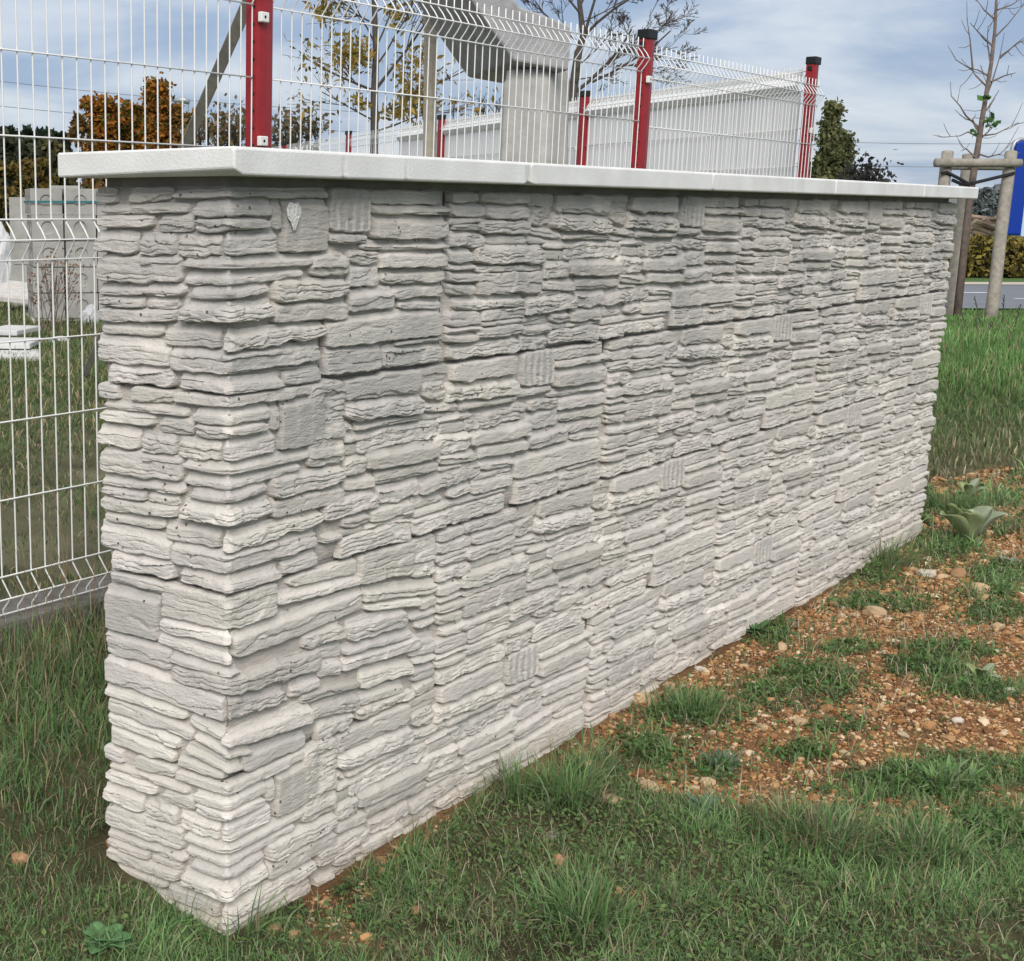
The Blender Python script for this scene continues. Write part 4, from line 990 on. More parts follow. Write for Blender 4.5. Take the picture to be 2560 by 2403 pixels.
# ash tree with yellow leaves
dA = 17.0
g0 = Vector(gz(930, 530+0, 0)) if False else None
tr = [(at(938, 620, dA), 0.06), (at(936, 380, dA), 0.05), (at(936, 240, dA), 0.045), (at(940, 130, dA), 0.038), (at(936, 20, dA), 0.032), (at(930, -160, dA), 0.022)]
zg = 0.3; tr[0] = (Vector((tr[0][0].x, tr[0][0].y, zg)), 0.09)
lim = []
for (u, v, du, dv, L, r) in ((930, 225, -0.9, -0.7, 0.95, 0.026), (938, 225, 0.8, -0.8, 1.15, 0.03), (938, 170, 0.7, -0.9, 0.9, 0.022), (938, 110, -0.7, -0.8, 0.8, 0.02), (940, 120, 0.5, -1, 0.95, 0.02), (935, 290, 0.9, -0.35, 1.15, 0.024), (932, 300, -0.8, -0.3, 0.75, 0.018), (938, 330, 1.0, -0.2, 0.85, 0.02), (936, 60, -0.9, -0.5, 0.9, 0.018), (938, 30, 0.9, -0.5, 0.9, 0.018), (932, -30, -0.8, -0.6, 0.9, 0.016), (934, -40, 0.8, -0.7, 0.9, 0.016)):
    lim.append((at(u, v, dA), dirpx(du, dv, random.uniform(-0.5, 0.5)), L, r*0.7))
ash, tips, _ = bare_tree('ash_tree', tr[0][0], lim, tr, 'slim tree with sparse yellow green leaves behind the fence', 'tree', 21, depth=2, ang=0.5)
LP = []
rng = np.random.default_rng(22)
for p, d, dep in tips:
    k = 20 if dep == 0 else 6
    if rng.uniform() < 0.42: continue
    LP.append(np.array(p)+rng.normal(size=(k, 3))*np.array([0.13, 0.13, 0.11])-np.array(d)*0.05)
for (u, v, su, sv, k) in ((870, 130, 42, 40, 330), (900, 145, 30, 30, 200), (1040, 170, 55, 60, 420), (1040, 250, 45, 45, 380), (1000, 280, 40, 22, 240), (815, 25, 30, 22, 200), (900, 255, 25, 18, 130), (985, 40, 30, 25, 170), (865, 300, 20, 10, 0)):
    k = int(k*0.62); c = np.array([gd(u+rng.normal()*su*0.6, v+rng.normal()*sv*0.6, dA+rng.normal()*0.35) for _ in range(max(1, k))]); LP.append(c[:k])
leaves_on(ash, np.concatenate(LP), 0.036, (0.15, 0.13, 0.03), (0.32, 0.21, 0.05), 23, aspect=2.6, droop=0.4)
# bare tree behind the staircase
dB = 21.0
tr = [(Vector((at(1418, 420, dB).x, at(1418, 420, dB).y, 0.3)), 0.11), (at(1420, 400, dB), 0.085), (at(1432, 230, dB), 0.07), (at(1446, 130, dB), 0.06), (at(1458, 90, dB), 0.05), (at(1448, 0, dB), 0.035), (at(1440, -90, dB), 0.025)]
lim = []
for (u, v, du, dv, L, r) in ((1425, 240, 0.86, -0.55, 1.35, 0.05), (1480, 205, 0.9, -0.35, 1.3, 0.035), (1540, 165, 1.0, -0.1, 0.8, 0.025), (1550, 160, 1.0, 0.1, 0.7, 0.02), (1455, 95, 0.7, -0.75, 1.2, 0.04), (1458, 100, 0.35, -0.9, 1.1, 0.04), (1440, 100, -0.8, -0.7, 0.85, 0.03), (1450, 20, 0.5, -0.9, 1.0, 0.03), (1448, 30, -0.6, -0.8, 0.8, 0.03), (1450, 60, 0.9, -0.3, 0.8, 0.022), (1440, 170, 0.9, -0.5, 0.8, 0.022), (1436, 200, 0.9, 0.05, 0.6, 0.02), (1600, 120, 0.75, -0.6, 0.65, 0.022), (1590, 130, 0.95, 0.12, 0.6, 0.016), (1610, 105, 0.2, -1, 0.5, 0.012), (1590, 140, -0.3, -1, 0.45, 0.012)):
    lim.append((at(u, v, dB+random.uniform(-0.2, 0.2)), dirpx(du, dv, random.uniform(-0.25, 0.25)), L, r*0.62))
bare_tree('bare_tree', tr[0][0], lim, tr, 'leafless dark branching tree behind the stair flight and red posts', 'tree', 31, depth=4, minr=0.0038, ang=0.55, shrink=0.6, split=(2, 4))
# bare shrubs behind the fence
def shrub(u0, u1, vb, vt, d, n, label, seed, lc=None, name='bare_shrub', lsize=0.06, lk=14):
    rng = np.random.default_rng(seed); base = gd((u0+u1)/2, vb, d); root = empty(name, (0, 0, 0)); tag(root, label, 'shrub')
    c = MB(); tips = []
    for i in range(n):
        u = rng.uniform(u0, u1); p = Vector(gd(u, vb, d+rng.normal()*0.4)); top = vt+(vb-vt)*rng.uniform(0, 0.35)
        L = (vb-top)*d/FPX; dd = Vector((0, 0, 1))+Vector(rng.normal(size=3))*0.3
        branchy(c, p, dd.normalized(), L*0.62, 0.02*d/18, 2, rng, tips, minr=0.0028*d/16, split=(2, 4), ang=0.55, shrink=0.6)
        q = Vector((p.x, p.y, 0.28)); c.tube([q, p], 0.02*d/18, 4, False)
    c.build('branches', M['bark'], root, True)
    if lc:
        LP = [np.array(p)+rng.normal(size=(lk, 3))*0.10*d/18 for p, dd, dep in tips if dep < 2]
        leaves_on(root, np.concatenate(LP), lsize, lc[0], lc[1], seed+1)
    return root
shrub(1100, 1270, 330, 205, 15.5, 7, 'thin bare twigs of a shrub between the pole and the pillar', 41)
shrub(478, 610, 380, 250, 34, 12, 'grey twiggy bare bush behind the near red post', 42, ((0.10, 0.085, 0.05), (0.2, 0.13, 0.06)), lsize=0.09, lk=5)
shrub(680, 800, 385, 265, 36, 12, 'grey twiggy bare bush right of the near red post', 43, ((0.11, 0.09, 0.06), (0.16, 0.12, 0.07)), lsize=0.09, lk=4)
shrub(2125, 2200, 470, 418, 40, 9, 'dark twiggy bush beside the green conifer above the coping', 44, ((0.03, 0.032, 0.03), (0.06, 0.055, 0.05)), lsize=0.09, lk=6)
# dense trees made of leaf clumps round a trunk
def leafy(name, u, vb, vt, wpx, d, ca, cb, label, seed, n=2600, shape='cone', size=0.14, cat='tree', cb2=None, mixp=0.0):
    rng = np.random.default_rng(seed); base = gd(u, vb, d); top = gd(u, vt, d); zt = top[2]; z0 = 0.28
    H = zt-z0; W = wpx*d/FPX/2; root = empty(name, (0, 0, 0)); tag(root, label, cat)
    t = MB(); t.tube([(base[0], base[1], z0-0.1), (base[0]+0.05, base[1], z0+H*0.5), (base[0], base[1], z0+H*0.9)], [W*0.10+0.03, W*0.06+0.02, 0.01], 6); t.build('trunk', M['bark'], root)
    nc = max(24, int(n/45)); P = []
    for k in range(nc):
        f = rng.uniform(0.06, 1.0)
        prof = (1-f)**0.75*1.05+0.05 if shape == 'cone' else (math.sqrt(max(0.02, 1-(2*f-1)**2))*0.9+0.12 if shape == 'ball' else (0.55+0.45*(1-f)))
        rr = W*prof*math.sqrt(rng.uniform(0.12, 1.0)); a = rng.uniform(0, 2*math.pi)
        c = np.array([base[0]+rr*math.cos(a), base[1]+rr*math.sin(a), z0+H*f*0.97])
        sp = W*0.20*rng.uniform(0.5, 1.2)
        P.append(c+rng.normal(size=(n//nc, 3))*np.array([sp, sp, sp*0.9]))
    P = np.concatenate(P); P = P[P[:, 2] > z0+0.02]
    leaves_on(root, P, size, ca, cb, seed+1, name='crown')
    if cb2 is not None:
        Q_ = P[rng.uniform(size=len(P)) < mixp]; leaves_on(root, Q_+rng.normal(size=Q_.shape)*0.05, size, cb2[0], cb2[1], seed+2, name='crown_fringe')
    return root
OR = ((0.24, 0.085, 0.012), (0.36, 0.15, 0.022)); ORG = ((0.06, 0.07, 0.015), (0.12, 0.10, 0.02))
leafy('autumn_tree', 392, 420, 206, 120, 40, *OR, 'tallest orange brown autumn tree left of the near red post', 51, 11440, 'cone', 0.095, cb2=ORG, mixp=0.3)
leafy('autumn_tree', 258, 420, 246, 110, 40, *OR, 'orange autumn tree at the left above the coping end', 53, 7920, 'column', 0.095, cb2=ORG, mixp=0.25)
leafy('autumn_tree', 325, 420, 262, 110, 41, (0.20, 0.08, 0.012), (0.30, 0.14, 0.02), 'shorter olive orange tree between the two taller autumn trees', 55, 7480, 'column', 0.095, cb2=ORG, mixp=0.5)
leafy('autumn_tree', 448, 420, 262, 90, 40, (0.16, 0.075, 0.02), (0.24, 0.13, 0.03), 'brown leaved tree touching the slanting brace plank', 57, 5280, 'ball', 0.095)
leafy('autumn_tree', 205, 430, 285, 70, 38, (0.10, 0.075, 0.03), (0.20, 0.10, 0.03), 'thin brown bush left of the orange autumn trees', 59, 900, 'ball', 0.12)
for i, (u, vt, w) in enumerate(((28, 309, 66), (70, 322, 60), (100, 316, 56), (128, 330, 60), (160, 332, 60))):
    leafy('conifer', u, 430, vt, w, 60, (0.012, 0.024, 0.016), (0.03, 0.045, 0.028), 'dark green conifer, %s from the left edge of the far row' % ('first', 'second', 'third', 'fourth', 'fifth')[i], 61+i*3, 1500, 'cone', 0.30)
for i, (u, vt, w, ca, cb) in enumerate(((20, 345, 120, (0.03, 0.04, 0.025), (0.07, 0.075, 0.04)), (75, 350, 110, (0.04, 0.05, 0.028), (0.08, 0.085, 0.045)), (130, 352, 110, (0.05, 0.05, 0.025), (0.11, 0.10, 0.04)))):
    leafy('hedge_shrub', u, 475, vt, w, 32, ca, cb, ('grey green overgrown shrub at the left picture edge above the blocks', 'olive shrub in the middle of the yard hedge', 'bushy olive shrub right behind the coping end')[i], 81+i*3, 3000, 'ball', 0.11, cat='shrub')
for i, (u, vt, w) in enumerate(((18, 405, 90), (62, 385, 70), (105, 395, 70))):
    leafy('hedge_shrub', u, 480, vt, w, 27, (0.07, 0.065, 0.02), (0.20, 0.13, 0.03), ('low yellowing shrub over the far left stack', 'low ochre shrub over the gap between stacks', 'low yellow green shrub over the dimpled block stack')[i], 95+i*3, 1700, 'ball', 0.09, cat='shrub')
leafy('conifer', 2062, 470, 258, 105, 45, (0.08, 0.09, 0.04), (0.19, 0.19, 0.085), 'olive green conifer right behind the far red post', 111, 6500, 'cone', 0.10)
leafy('conifer', 2105, 470, 330, 80, 45, (0.08, 0.09, 0.04), (0.18, 0.18, 0.085), 'smaller olive conifer at the right foot of the taller one', 115, 3600, 'cone', 0.10)
# low white wall far in the yard behind the blocks
p = gz(100, 640, 0.3); o = slab('rubble_wall', 60, 640, YZ, 5.5, 0.62, 0.25, 0.15, M['block'], 'low pale rubble wall far behind the stacks of blocks', 'wall')

# ------------------------------------------------------------------ right side: young tree, stakes, hedge, logs, sign, hills
def stake(u0, v0, u1, v1, d, r, label, zb=None):
    a, c = at(u0, v0, d), at(u1, v1, d); a = a+(a-c)*0.06
    b = MB(); pts = [a+(c-a)*t for t in np.linspace(0, 1, 9)]
    b.tube([p+Vector((0.006*float(fbm(i*0.7, u0, 2, 5)), 0.006*float(fbm(i*0.7, u0+9, 2, 5)), 0)) for i, p in enumerate(pts)], [r*(1.04-0.06*t) for t in np.linspace(0, 1, 9)], 9)
    o = b.build('tree_stake', M['wood'], None, True); tag(o, label, 'stake', 'round wooden stakes holding the young tree'); return o
dT = 14.0
stake(2478, 788, 2527, 380, dT, 0.058, 'wooden stake nearest the blue sign, right of the young tree')
stake(2322, 788, 2369, 380, dT, 0.056, 'wooden stake left of the young tree, mostly hidden behind the wall end')
stake(2374, 796, 2420, 388, dT+0.75, 0.058, 'wooden stake behind the young tree between the other two')
b = MB(); b.tube([at(2338, 407, dT-0.09), at(2552, 408, dT-0.09)], [0.043, 0.041], 9); o = b.build('cross_rail', M['wood'], None, True); tag(o, 'front round rail nailed across the stakes of the young tree', 'rail')
b = MB(); b.tube([at(2366, 416, dT+0.35), at(2528, 418, dT+0.35)], [0.034, 0.034], 8); o = b.build('cross_rail', M['wood'], None, True); tag(o, 'rear round rail behind the front one', 'rail')
for nm, pts, lab in (('a', [(2353, 433), (2368, 431), (2400, 447), (2424, 461)], 'black strap tying the trunk to the left stake'), ('b', [(2428, 459), (2470, 449), (2536, 433)], 'black strap tying the trunk to the right stake'), ('c', [(2380, 450), (2402, 460), (2424, 464)], 'lower black strap loop left of the trunk')):
    b = MB(); b.tube([at(u, v, dT-0.07) for u, v in pts], 0.017, 5); o = b.build('tie_strap', M['blackstrap']); tag(o, lab, 'strap')
tr = [(at(2392, 795, dT+0.35), 0.05), (at(2424, 500, dT+0.3), 0.046), (at(2436, 420, dT+0.25), 0.042), (at(2446, 360, dT+0.2), 0.036), (at(2455, 300, dT+0.2), 0.032), (at(2465, 240, dT+0.2), 0.028), (at(2478, 160, dT+0.2), 0.024), (at(2487, 80, dT+0.2), 0.02), (at(2491, 0, dT+0.2), 0.016), (at(2497, -90, dT+0.2), 0.01)]
lim = []
BR = [[(2465, 215), (2440, 190), (2430, 175), (2390, 150), (2370, 115)], [(2432, 178), (2425, 100), (2417, 45)], [(2448, 320), (2415, 290), (2400, 265), (2378, 240), (2376, 205)], [(2450, 345), (2420, 330), (2400, 340), (2372, 342)], [(2440, 395), (2415, 372), (2402, 378)],
      [(2446, 385), (2470, 393), (2500, 385), (2538, 350)], [(2452, 340), (2490, 335), (2545, 307)], [(2463, 250), (2480, 205), (2500, 140), (2560, 100)], [(2478, 205), (2510, 190), (2540, 182)], [(2490, 90), (2520, 60), (2560, 10)], [(2488, 50), (2460, 25), (2442, 0)], [(2486, 120), (2450, 85), (2425, 57)], [(2475, 150), (2468, 105), (2470, 65)], [(2494, 25), (2530, 12), (2556, -5)],
      [(2500, 145), (2540, 110), (2560, 95)], [(2455, 290), (2470, 270), (2498, 225)], [(2470, 190), (2445, 175), (2425, 172)], [(2446, 350), (2470, 330), (2480, 310)], [(2448, 335), (2432, 300), (2440, 285)]]
c = MB(); rng = np.random.default_rng(77)
for br in BR:
    dd = dT+0.2; pts = [at(u, v, dd+rng.normal()*0.05*i) for i, (u, v) in enumerate(br)]
    rr = [0.010*(1-0.74*i/(len(pts)-1)) for i in range(len(pts))]; c.tube(pts, rr, 5, False)
    for k in range(3):
        i = int(rng.integers(1, len(pts))); d0 = (pts[i]-pts[i-1]).normalized(); p0 = pts[i-1]+(pts[i]-pts[i-1])*float(rng.uniform(0.2, 1))
        nd = (d0+Vector(rng.normal(size=3))*0.7).normalized(); l = float(rng.uniform(0.1, 0.26)); c.tube([p0, p0+nd*l*0.5, p0+nd*l+Vector((0, 0, 0.03))], [0.0034, 0.0028, 0.002], 4, False)
yt = empty('young_tree', (0, 0, 0)); tag(yt, 'bare young tree with a few green leaves tied between wooden stakes', 'tree')
t = MB(); t.tube([p for p, r in tr], [r*0.78 for p, r in tr], 8); t.build('trunk', M['bark2'], yt, True); c.build('crown', M['bark2'], yt, True)
LP = np.array([gd(2475+rng.normal()*9, 305+rng.normal()*11, dT+0.1+rng.normal()*0.05) for _ in range(15)]+[gd(2458+rng.normal()*6, 244+rng.normal()*2, dT+0.1) for _ in range(7)]+[gd(2432+rng.normal()*4, 332+rng.normal()*3, dT+0.1) for _ in range(5)])
leaves_on(yt, LP, 0.05, (0.03, 0.09, 0.02), (0.08, 0.17, 0.04), 78, aspect=1.2)
# clipped hedge beyond the road
def hedge():
    rng = np.random.default_rng(91); D0 = depthD(2490, 692, 0.25); root = empty('clipped_hedge', (0, 0, 0)); tag(root, 'low clipped yellow green hedge beyond the road', 'hedge')
    l0, l1, w, h = 9.0, 22.0, 0.9, 0.62; n = 9000
    l = rng.uniform(l0, l1, n); a = rng.uniform(0, 1, n); f = rng.uniform(0, 1, n)
    top = rng.uniform(size=n) < 0.35
    dd = np.where(top, rng.uniform(0, w, n), rng.normal(0, 0.05, n)); z = np.where(top, h+rng.normal(0, 0.04, n), rng.uniform(0, h, n))
    z = z+0.05*fbm(l*1.7, 0*l, 3, 8)
    P = CAM[None]+FH[None]*(D0+dd)[:, None]+RH[None]*l[:, None]; P[:, 2] = 0.26+z
    V, Q, c = leaf_cloud(P, 0.07, (0.14, 0.12, 0.035), (0.36, 0.28, 0.06), rng, aspect=1.4)
    dk = rng.uniform(size=n) < 0.35; c = c.reshape(n, 4, 3); c[dk] = c[dk]*0.35; c = c.reshape(-1, 3)
    link('foliage', mesh_np('foliage', V, Q, None, M['leaf'], False, c), root)
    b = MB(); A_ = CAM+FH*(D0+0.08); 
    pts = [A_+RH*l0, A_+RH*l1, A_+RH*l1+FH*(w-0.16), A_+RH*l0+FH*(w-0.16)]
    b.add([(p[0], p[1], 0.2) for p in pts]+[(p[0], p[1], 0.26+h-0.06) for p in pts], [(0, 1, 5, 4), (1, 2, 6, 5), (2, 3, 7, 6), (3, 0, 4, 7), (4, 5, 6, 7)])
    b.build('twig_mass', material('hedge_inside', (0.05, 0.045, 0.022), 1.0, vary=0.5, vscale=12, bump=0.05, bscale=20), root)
    return D0
DH = hedge()
rng = np.random.default_rng(95); nl = 0
lg = [MB() for _ in range(1)]
for k in range(70):
    t = rng.uniform(0, 1); l = (16.5+t*2.0)*26.0/33; h = max(0.0, 0.95*(1-((t-0.42)/0.62)**2))*rng.uniform(0.25, 1.0)
    p = Vector(CAM+FH*(33.0+rng.normal()*0.3)+RH*(l*33/26.0)); p.z = 0.32+h
    d = (Vector(RH)*rng.choice([-1, 1])+Vector((0, 0, rng.normal()*0.45))+Vector(FH)*rng.normal()*0.4).normalized(); L = rng.uniform(0.5, 1.1)
    b = MB(); b.tube([p-d*L/2, p+d*L/2], rng.uniform(0.035, 0.06), 6); o = b.build('split_log', M['log'], None)
    tag(o, 'pale split log in the heap behind the hedge', 'log', 'split logs heaped behind the hedge')
# blue sign
dG = 30.0
a = at(2541, 352, dG); zb_, zt_ = 0.75, a.z; 
sg = empty('blue_sign', (a.x, a.y, 0.26)); sg.rotation_euler = (0, 0, math.atan2(RH[1], RH[0])+0.15); tag(sg, 'tall blue framed sign on steel tubes at the right edge', 'sign')
b = MB(); b.box((0.02, 0, 0.62), (1.5, 0.12, zt_-0.26)); b.build('frame', M['blue'], sg, bevel=0.05, seg=3)
b = MB(); b.box((0.36, -0.015, 0.6+0.0), (1.36, 0.0, zt_-0.5)); b.build('panel', M['signpanel'], sg)
b = MB(); h = zt_-0.26; b.tube([(-0.03, 0.06, 0), (-0.03, 0.06, h-0.14), (0.01, 0.06, h-0.03), (0.12, 0.06, h+0.03), (1.4, 0.06, h+0.03)], 0.042, 10); b.build('tube_frame', M['steel'], sg, True)
b = MB(); b.tube([(1.5, 0.06, 0), (1.5, 0.06, h-0.1)], 0.05, 10); b.build('tube_frame', M['steel'], sg, True)
# hills and far tree line
def ridge(name, D, z_at, mat, seed, amp, freq, l0=-700, l1=900, n=400, depth=120):
    l = np.linspace(l0, l1, n); z = z_at(l)+amp*fbm(l*freq, 0*l, 5, seed)
    V = []
    for dd, zz in ((0, -2+0*z), (depth*0.35, z*0.72), (depth, z), (depth*2, -2+0*z)):
        P = CAM[None]+FH[None]*(D+dd+0*l)[:, None]+RH[None]*l[:, None]; P[:, 2] = zz; V.append(P)
    V = np.concatenate(V); i = np.arange(4*n).reshape(4, n)
    Q = np.stack([i[:-1, :-1], i[:-1, 1:], i[1:, 1:], i[1:, :-1]], -1).reshape(-1, 4)
    return tag(link(name, mesh_np(name, V, Q, None, M[mat], True)), kind='structure')
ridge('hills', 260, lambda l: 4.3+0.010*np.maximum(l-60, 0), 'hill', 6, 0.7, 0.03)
rng = np.random.default_rng(99)
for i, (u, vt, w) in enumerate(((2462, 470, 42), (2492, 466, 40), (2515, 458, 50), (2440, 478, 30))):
    leafy('far_tree', u, 512, vt, w, 150, (0.13, 0.15, 0.15), (0.20, 0.22, 0.23), 'far tree paled by painted haze on the hill line, %s above the coping end' % ('second', 'third', 'rightmost', 'leftmost')[i], 131+i*3, 900, 'ball', 0.42)  # no air between: haze is put into the pale grey leaf colours
# overhead cables far away
for i, (u0, v0, u1, v1, d, lab) in enumerate(((-200, 178, 900, 280, 60, 'upper thin overhead cable crossing the sky at left'), (-200, 243, 900, 330, 60, 'lower thin overhead cable crossing the sky at left'), (1900, 346, 2700, 354, 70, 'upper thin overhead cable crossing the sky at right'), (1900, 404, 2700, 412, 70, 'lower thin overhead cable crossing the sky at right'))):
    a, c = at(u0, v0, d), at(u1, v1, d); pts = [a+(c-a)*t-Vector((0, 0, 0.9*4*t*(1-t)*0.2)) for t in np.linspace(0, 1, 14)]
    b = MB(); b.tube(pts, 0.012, 4, False); o = b.build('overhead_cable', M['cable'], None, True); tag(o, lab, 'cable')
# far street lamp
lp = empty('street_lamp', (0, 0, 0)); tag(lp, 'far street lamp with flat head behind the orange trees', 'lamp')
b = MB(); p = at(470, 255, 55); b.tube([(p.x, p.y, 0.2), (p.x, p.y, p.z-0.1), tuple(at(462, 250, 55))], [0.06, 0.045, 0.03], 6); b.build('pole', M['steel'], lp)
b = MB(); b.tube([at(474, 256, 55), at(458, 250, 55), at(432, 252, 55)], [0.10, 0.13, 0.05], 8); b.build('lamp_head', M['steel'], lp, True)

# ------------------------------------------------------------------ gravel, stones, grass, weeds
def visible_from(x, y, margin=0.25, wide=0.60):
    """keep what lies in the broad wedge of ground in front of the place where the picture was taken"""
    d = np.stack([x-CAM[0], y-CAM[1]], -1); D = d@FH[:2]; l = d@RH[:2]
    return (D > 1.6) & (l > -0.20*D-margin*2-0.3) & (l < wide*D+margin+0.3)
def on_wall(x, y): return (x > 0.035) & (x < 4.70) & (y > 0.03) & (y < 0.43)
ico = bmesh.new(); bmesh.ops.create_icosphere(ico, subdivisions=1, radius=1); ICO_V = np.array([v.co[:] for v in ico.verts]); ICO_F = np.array([[v.index for v in f.verts] for f in ico.faces]); ico.free()
OCT_V = np.array([(1, 0, 0), (0, 1, 0), (-1, 0, 0), (0, -1, 0), (0, 0, 1), (0.2, 0.2, -1.0)])*1.15; OCT_F = np.array([(0, 1, 4), (1, 2, 4), (2, 3, 4), (3, 0, 4), (1, 0, 5), (2, 1, 5), (3, 2, 5), (0, 3, 5)])
def pebbles(x, y, size, cols, rng, sink=0.3, flat=(0.45, 0.8), ICO_V=ICO_V, ICO_F=ICO_F):
    n = len(x); nv = len(ICO_V)
    s = size[:, None, None]*np.stack([rng.uniform(0.8, 1.35, n), rng.uniform(0.65, 1.1, n), rng.uniform(*flat, n)], -1)[:, None, :]
    V = ICO_V[None]*(1+0.30*rng.uniform(-1, 1, (n, nv, 1)))*s
    a = rng.uniform(0, 2*math.pi, n); ca, sa = np.cos(a)[:, None], np.sin(a)[:, None]
    V = np.stack([V[..., 0]*ca-V[..., 1]*sa, V[..., 0]*sa+V[..., 1]*ca, V[..., 2]+0.25*V[..., 0]*rng.uniform(-1, 1, (n, 1))], -1)
    V[..., 0] += x[:, None]; V[..., 1] += y[:, None]; V[..., 2] += (ground_z(x, y)+size*(0.55-sink))[:, None]
    F = (ICO_F[None]+(np.arange(n)*nv)[:, None, None]).reshape(-1, 3)
    C = np.repeat(cols, nv, 0)
    return V.reshape(-1, 3), F, np.clip(C, 0.01, 1)
rng = np.random.default_rng(201)
def pick(rng, n, pal): i = rng.integers(0, len(pal), n); return np.array(pal)[i]*rng.uniform(0.75, 1.2, (n, 1))
PAL = [(0.40, 0.22, 0.10), (0.48, 0.29, 0.145), (0.30, 0.15, 0.065), (0.54, 0.37, 0.21), (0.22, 0.105, 0.05), (0.37, 0.20, 0.09), (0.17, 0.085, 0.042), (0.60, 0.47, 0.32), (0.44, 0.25, 0.115), (0.33, 0.17, 0.075), (0.26, 0.13, 0.06)]
N0 = 420000
x = rng.uniform(0.2, 8.0, N0); y = rng.uniform(-2.4, 0.6, N0)
keep = visible_from(x, y) & ~on_wall(x, y) & (rng.uniform(size=N0) < soil_mask(x, y)*0.85)
D = (x-CAM[0])*FH[0]+(y-CAM[1])*FH[1]; keep &= rng.uniform(size=N0) < np.clip((5.2/np.maximum(D, 1))**1.2, 0.12, 1)
x, y, D = x[keep], y[keep], D[keep]
size = np.clip(rng.lognormal(math.log(0.0037), 0.55, len(x)), 0.0022, 0.02)*np.clip(D/5.0, 0.85, 1.6)
print('pebbles', len(x))
big = size > np.quantile(size, 0.78)
a_ = pebbles(x[big], y[big], size[big], pick(rng, int(big.sum()), PAL), rng); b_ = pebbles(x[~big], y[~big], size[~big], pick(rng, int((~big).sum()), PAL), rng, ICO_V=OCT_V, ICO_F=OCT_F)
tag(link('gravel', mesh_np('gravel', np.concatenate([a_[0], b_[0]]), None, np.concatenate([a_[1], b_[1]+len(a_[0])]), M['gravel'], False, np.concatenate([a_[2], b_[2]]))), 'ochre gravel and crumbs of soil on the bare ground beside the wall', 'gravel', kind='stuff')
# bigger loose stones, one by one (place in the picture, long side in metres, tone)
STN = [(1085, 1655, 0.045, 0), (860, 1772, 0.0, 0), (808, 1745, 0.028, 0), (570, 1800, 0.034, 0), (533, 1790, 0.036, 0), (38, 1735, 0.045, 0), (222, 1690, 0.04, 0), (1072, 1608, 0.035, 3), (905, 1492, 0.035, 1), (830, 1640, 0.0, 0),
       (1250, 1350, 0.07, 1), (1300, 1322, 0.04, 1), (1235, 1418, 0.05, 1), (1190, 1380, 0.03, 0), (1150, 1475, 0.05, 1), (1260, 1520, 0.05, 1), (1190, 1545, 0.045, 1), (1360, 1290, 0.035, 2), (1375, 1500, 0.04, 1), (1520, 1250, 0.05, 1), (1480, 1405, 0.035, 1), (1590, 1440, 0.03, 2), (1445, 1285, 0.03, 1),
       (1700, 1185, 0.07, 1), (1620, 1165, 0.05, 0), (1660, 1185, 0.035, 1), (1715, 1150, 0.05, 1), (1800, 1108, 0.07, 2), (1830, 1115, 0.05, 1), (1900, 1140, 0.10, 1), (1860, 1110, 0.08, 0), (1745, 1165, 0.05, 1), (1580, 1130, 0.0, 0), (1745, 1490, 0.03, 2), (1640, 1450, 0.03, 1), (1860, 1390, 0.035, 2), (1410, 1350, 0.03, 1), (1560, 1560, 0.03, 1), (1555, 1395, 0.04, 1), (1530, 1380, 0.03, 0), (1960, 1330, 0.04, 2), (1820, 1240, 0.04, 1), (1940, 1210, 0.05, 1), (1797, 1705, 0.018, 2)]
SP = [(0.38, 0.22, 0.12), (0.50, 0.36, 0.22), (0.62, 0.56, 0.47), (0.30, 0.27, 0.23)]
def nth(n): return str(n)+('th' if 10 <= n % 100 <= 20 else {1: 'st', 2: 'nd', 3: 'rd'}.get(n % 10, 'th'))
rank = {}
for t in range(4):
    L_ = sorted([i for i, q in enumerate(STN) if q[3] == t and q[2] > 0], key=lambda i: np.hypot(*gz(STN[i][0]*K, STN[i][1]*K, 0.01)[:2]))
    for r_, i in enumerate(L_): rank[i] = r_+1
for i, (u, v, s, t) in enumerate(STN):
    if s <= 0: continue
    p = gz(u*K, v*K, 0.01); rg = np.random.default_rng(300+i)
    bm = bmesh.new(); bmesh.ops.create_icosphere(bm, subdivisions=2, radius=1)
    ax = np.array([1, rg.uniform(0.55, 0.8), rg.uniform(0.38, 0.6)])*s/2
    for w in bm.verts:
        q = np.array(w.co); r = 1+0.32*float(fbm(q[0]*1.7+i*3, q[1]*1.7+q[2]*1.3, 4, 300+i)); q = np.sign(q)*np.abs(q)**0.72*(r+0.10*rg.uniform(-1, 1))
        w.co = Vector(q*ax)
    me = bpy.data.meshes.new('loose_stone'); bm.to_mesh(me); bm.free()
    a = me.color_attributes.new('tint', 'FLOAT_COLOR', 'POINT'); cc = np.ones((len(me.vertices), 4), np.float32); cc[:, :3] = np.array(SP[t])*rg.uniform(0.85, 1.15); a.data.foreach_set('color', cc.ravel())
    me.materials.append(M['gravel'])
    o = link('loose_stone', me, None, (p[0], p[1], float(ground_z(p[0], p[1]))+s*0.14), (0, 0, float(rg.uniform(0, 6))))
    lab = ('rust orange loose stone', 'tan loose stone on soil', 'whitish loose stone on soil', 'grey loose stone in the grass')[t]
    if t < 3: lab += ', %s nearest to the front wall corner' % nth(rank[i])
    tag(o, lab, 'stone', ('rust orange loose stones', 'tan loose stones', 'whitish loose stones', 'grey loose stones')[t])

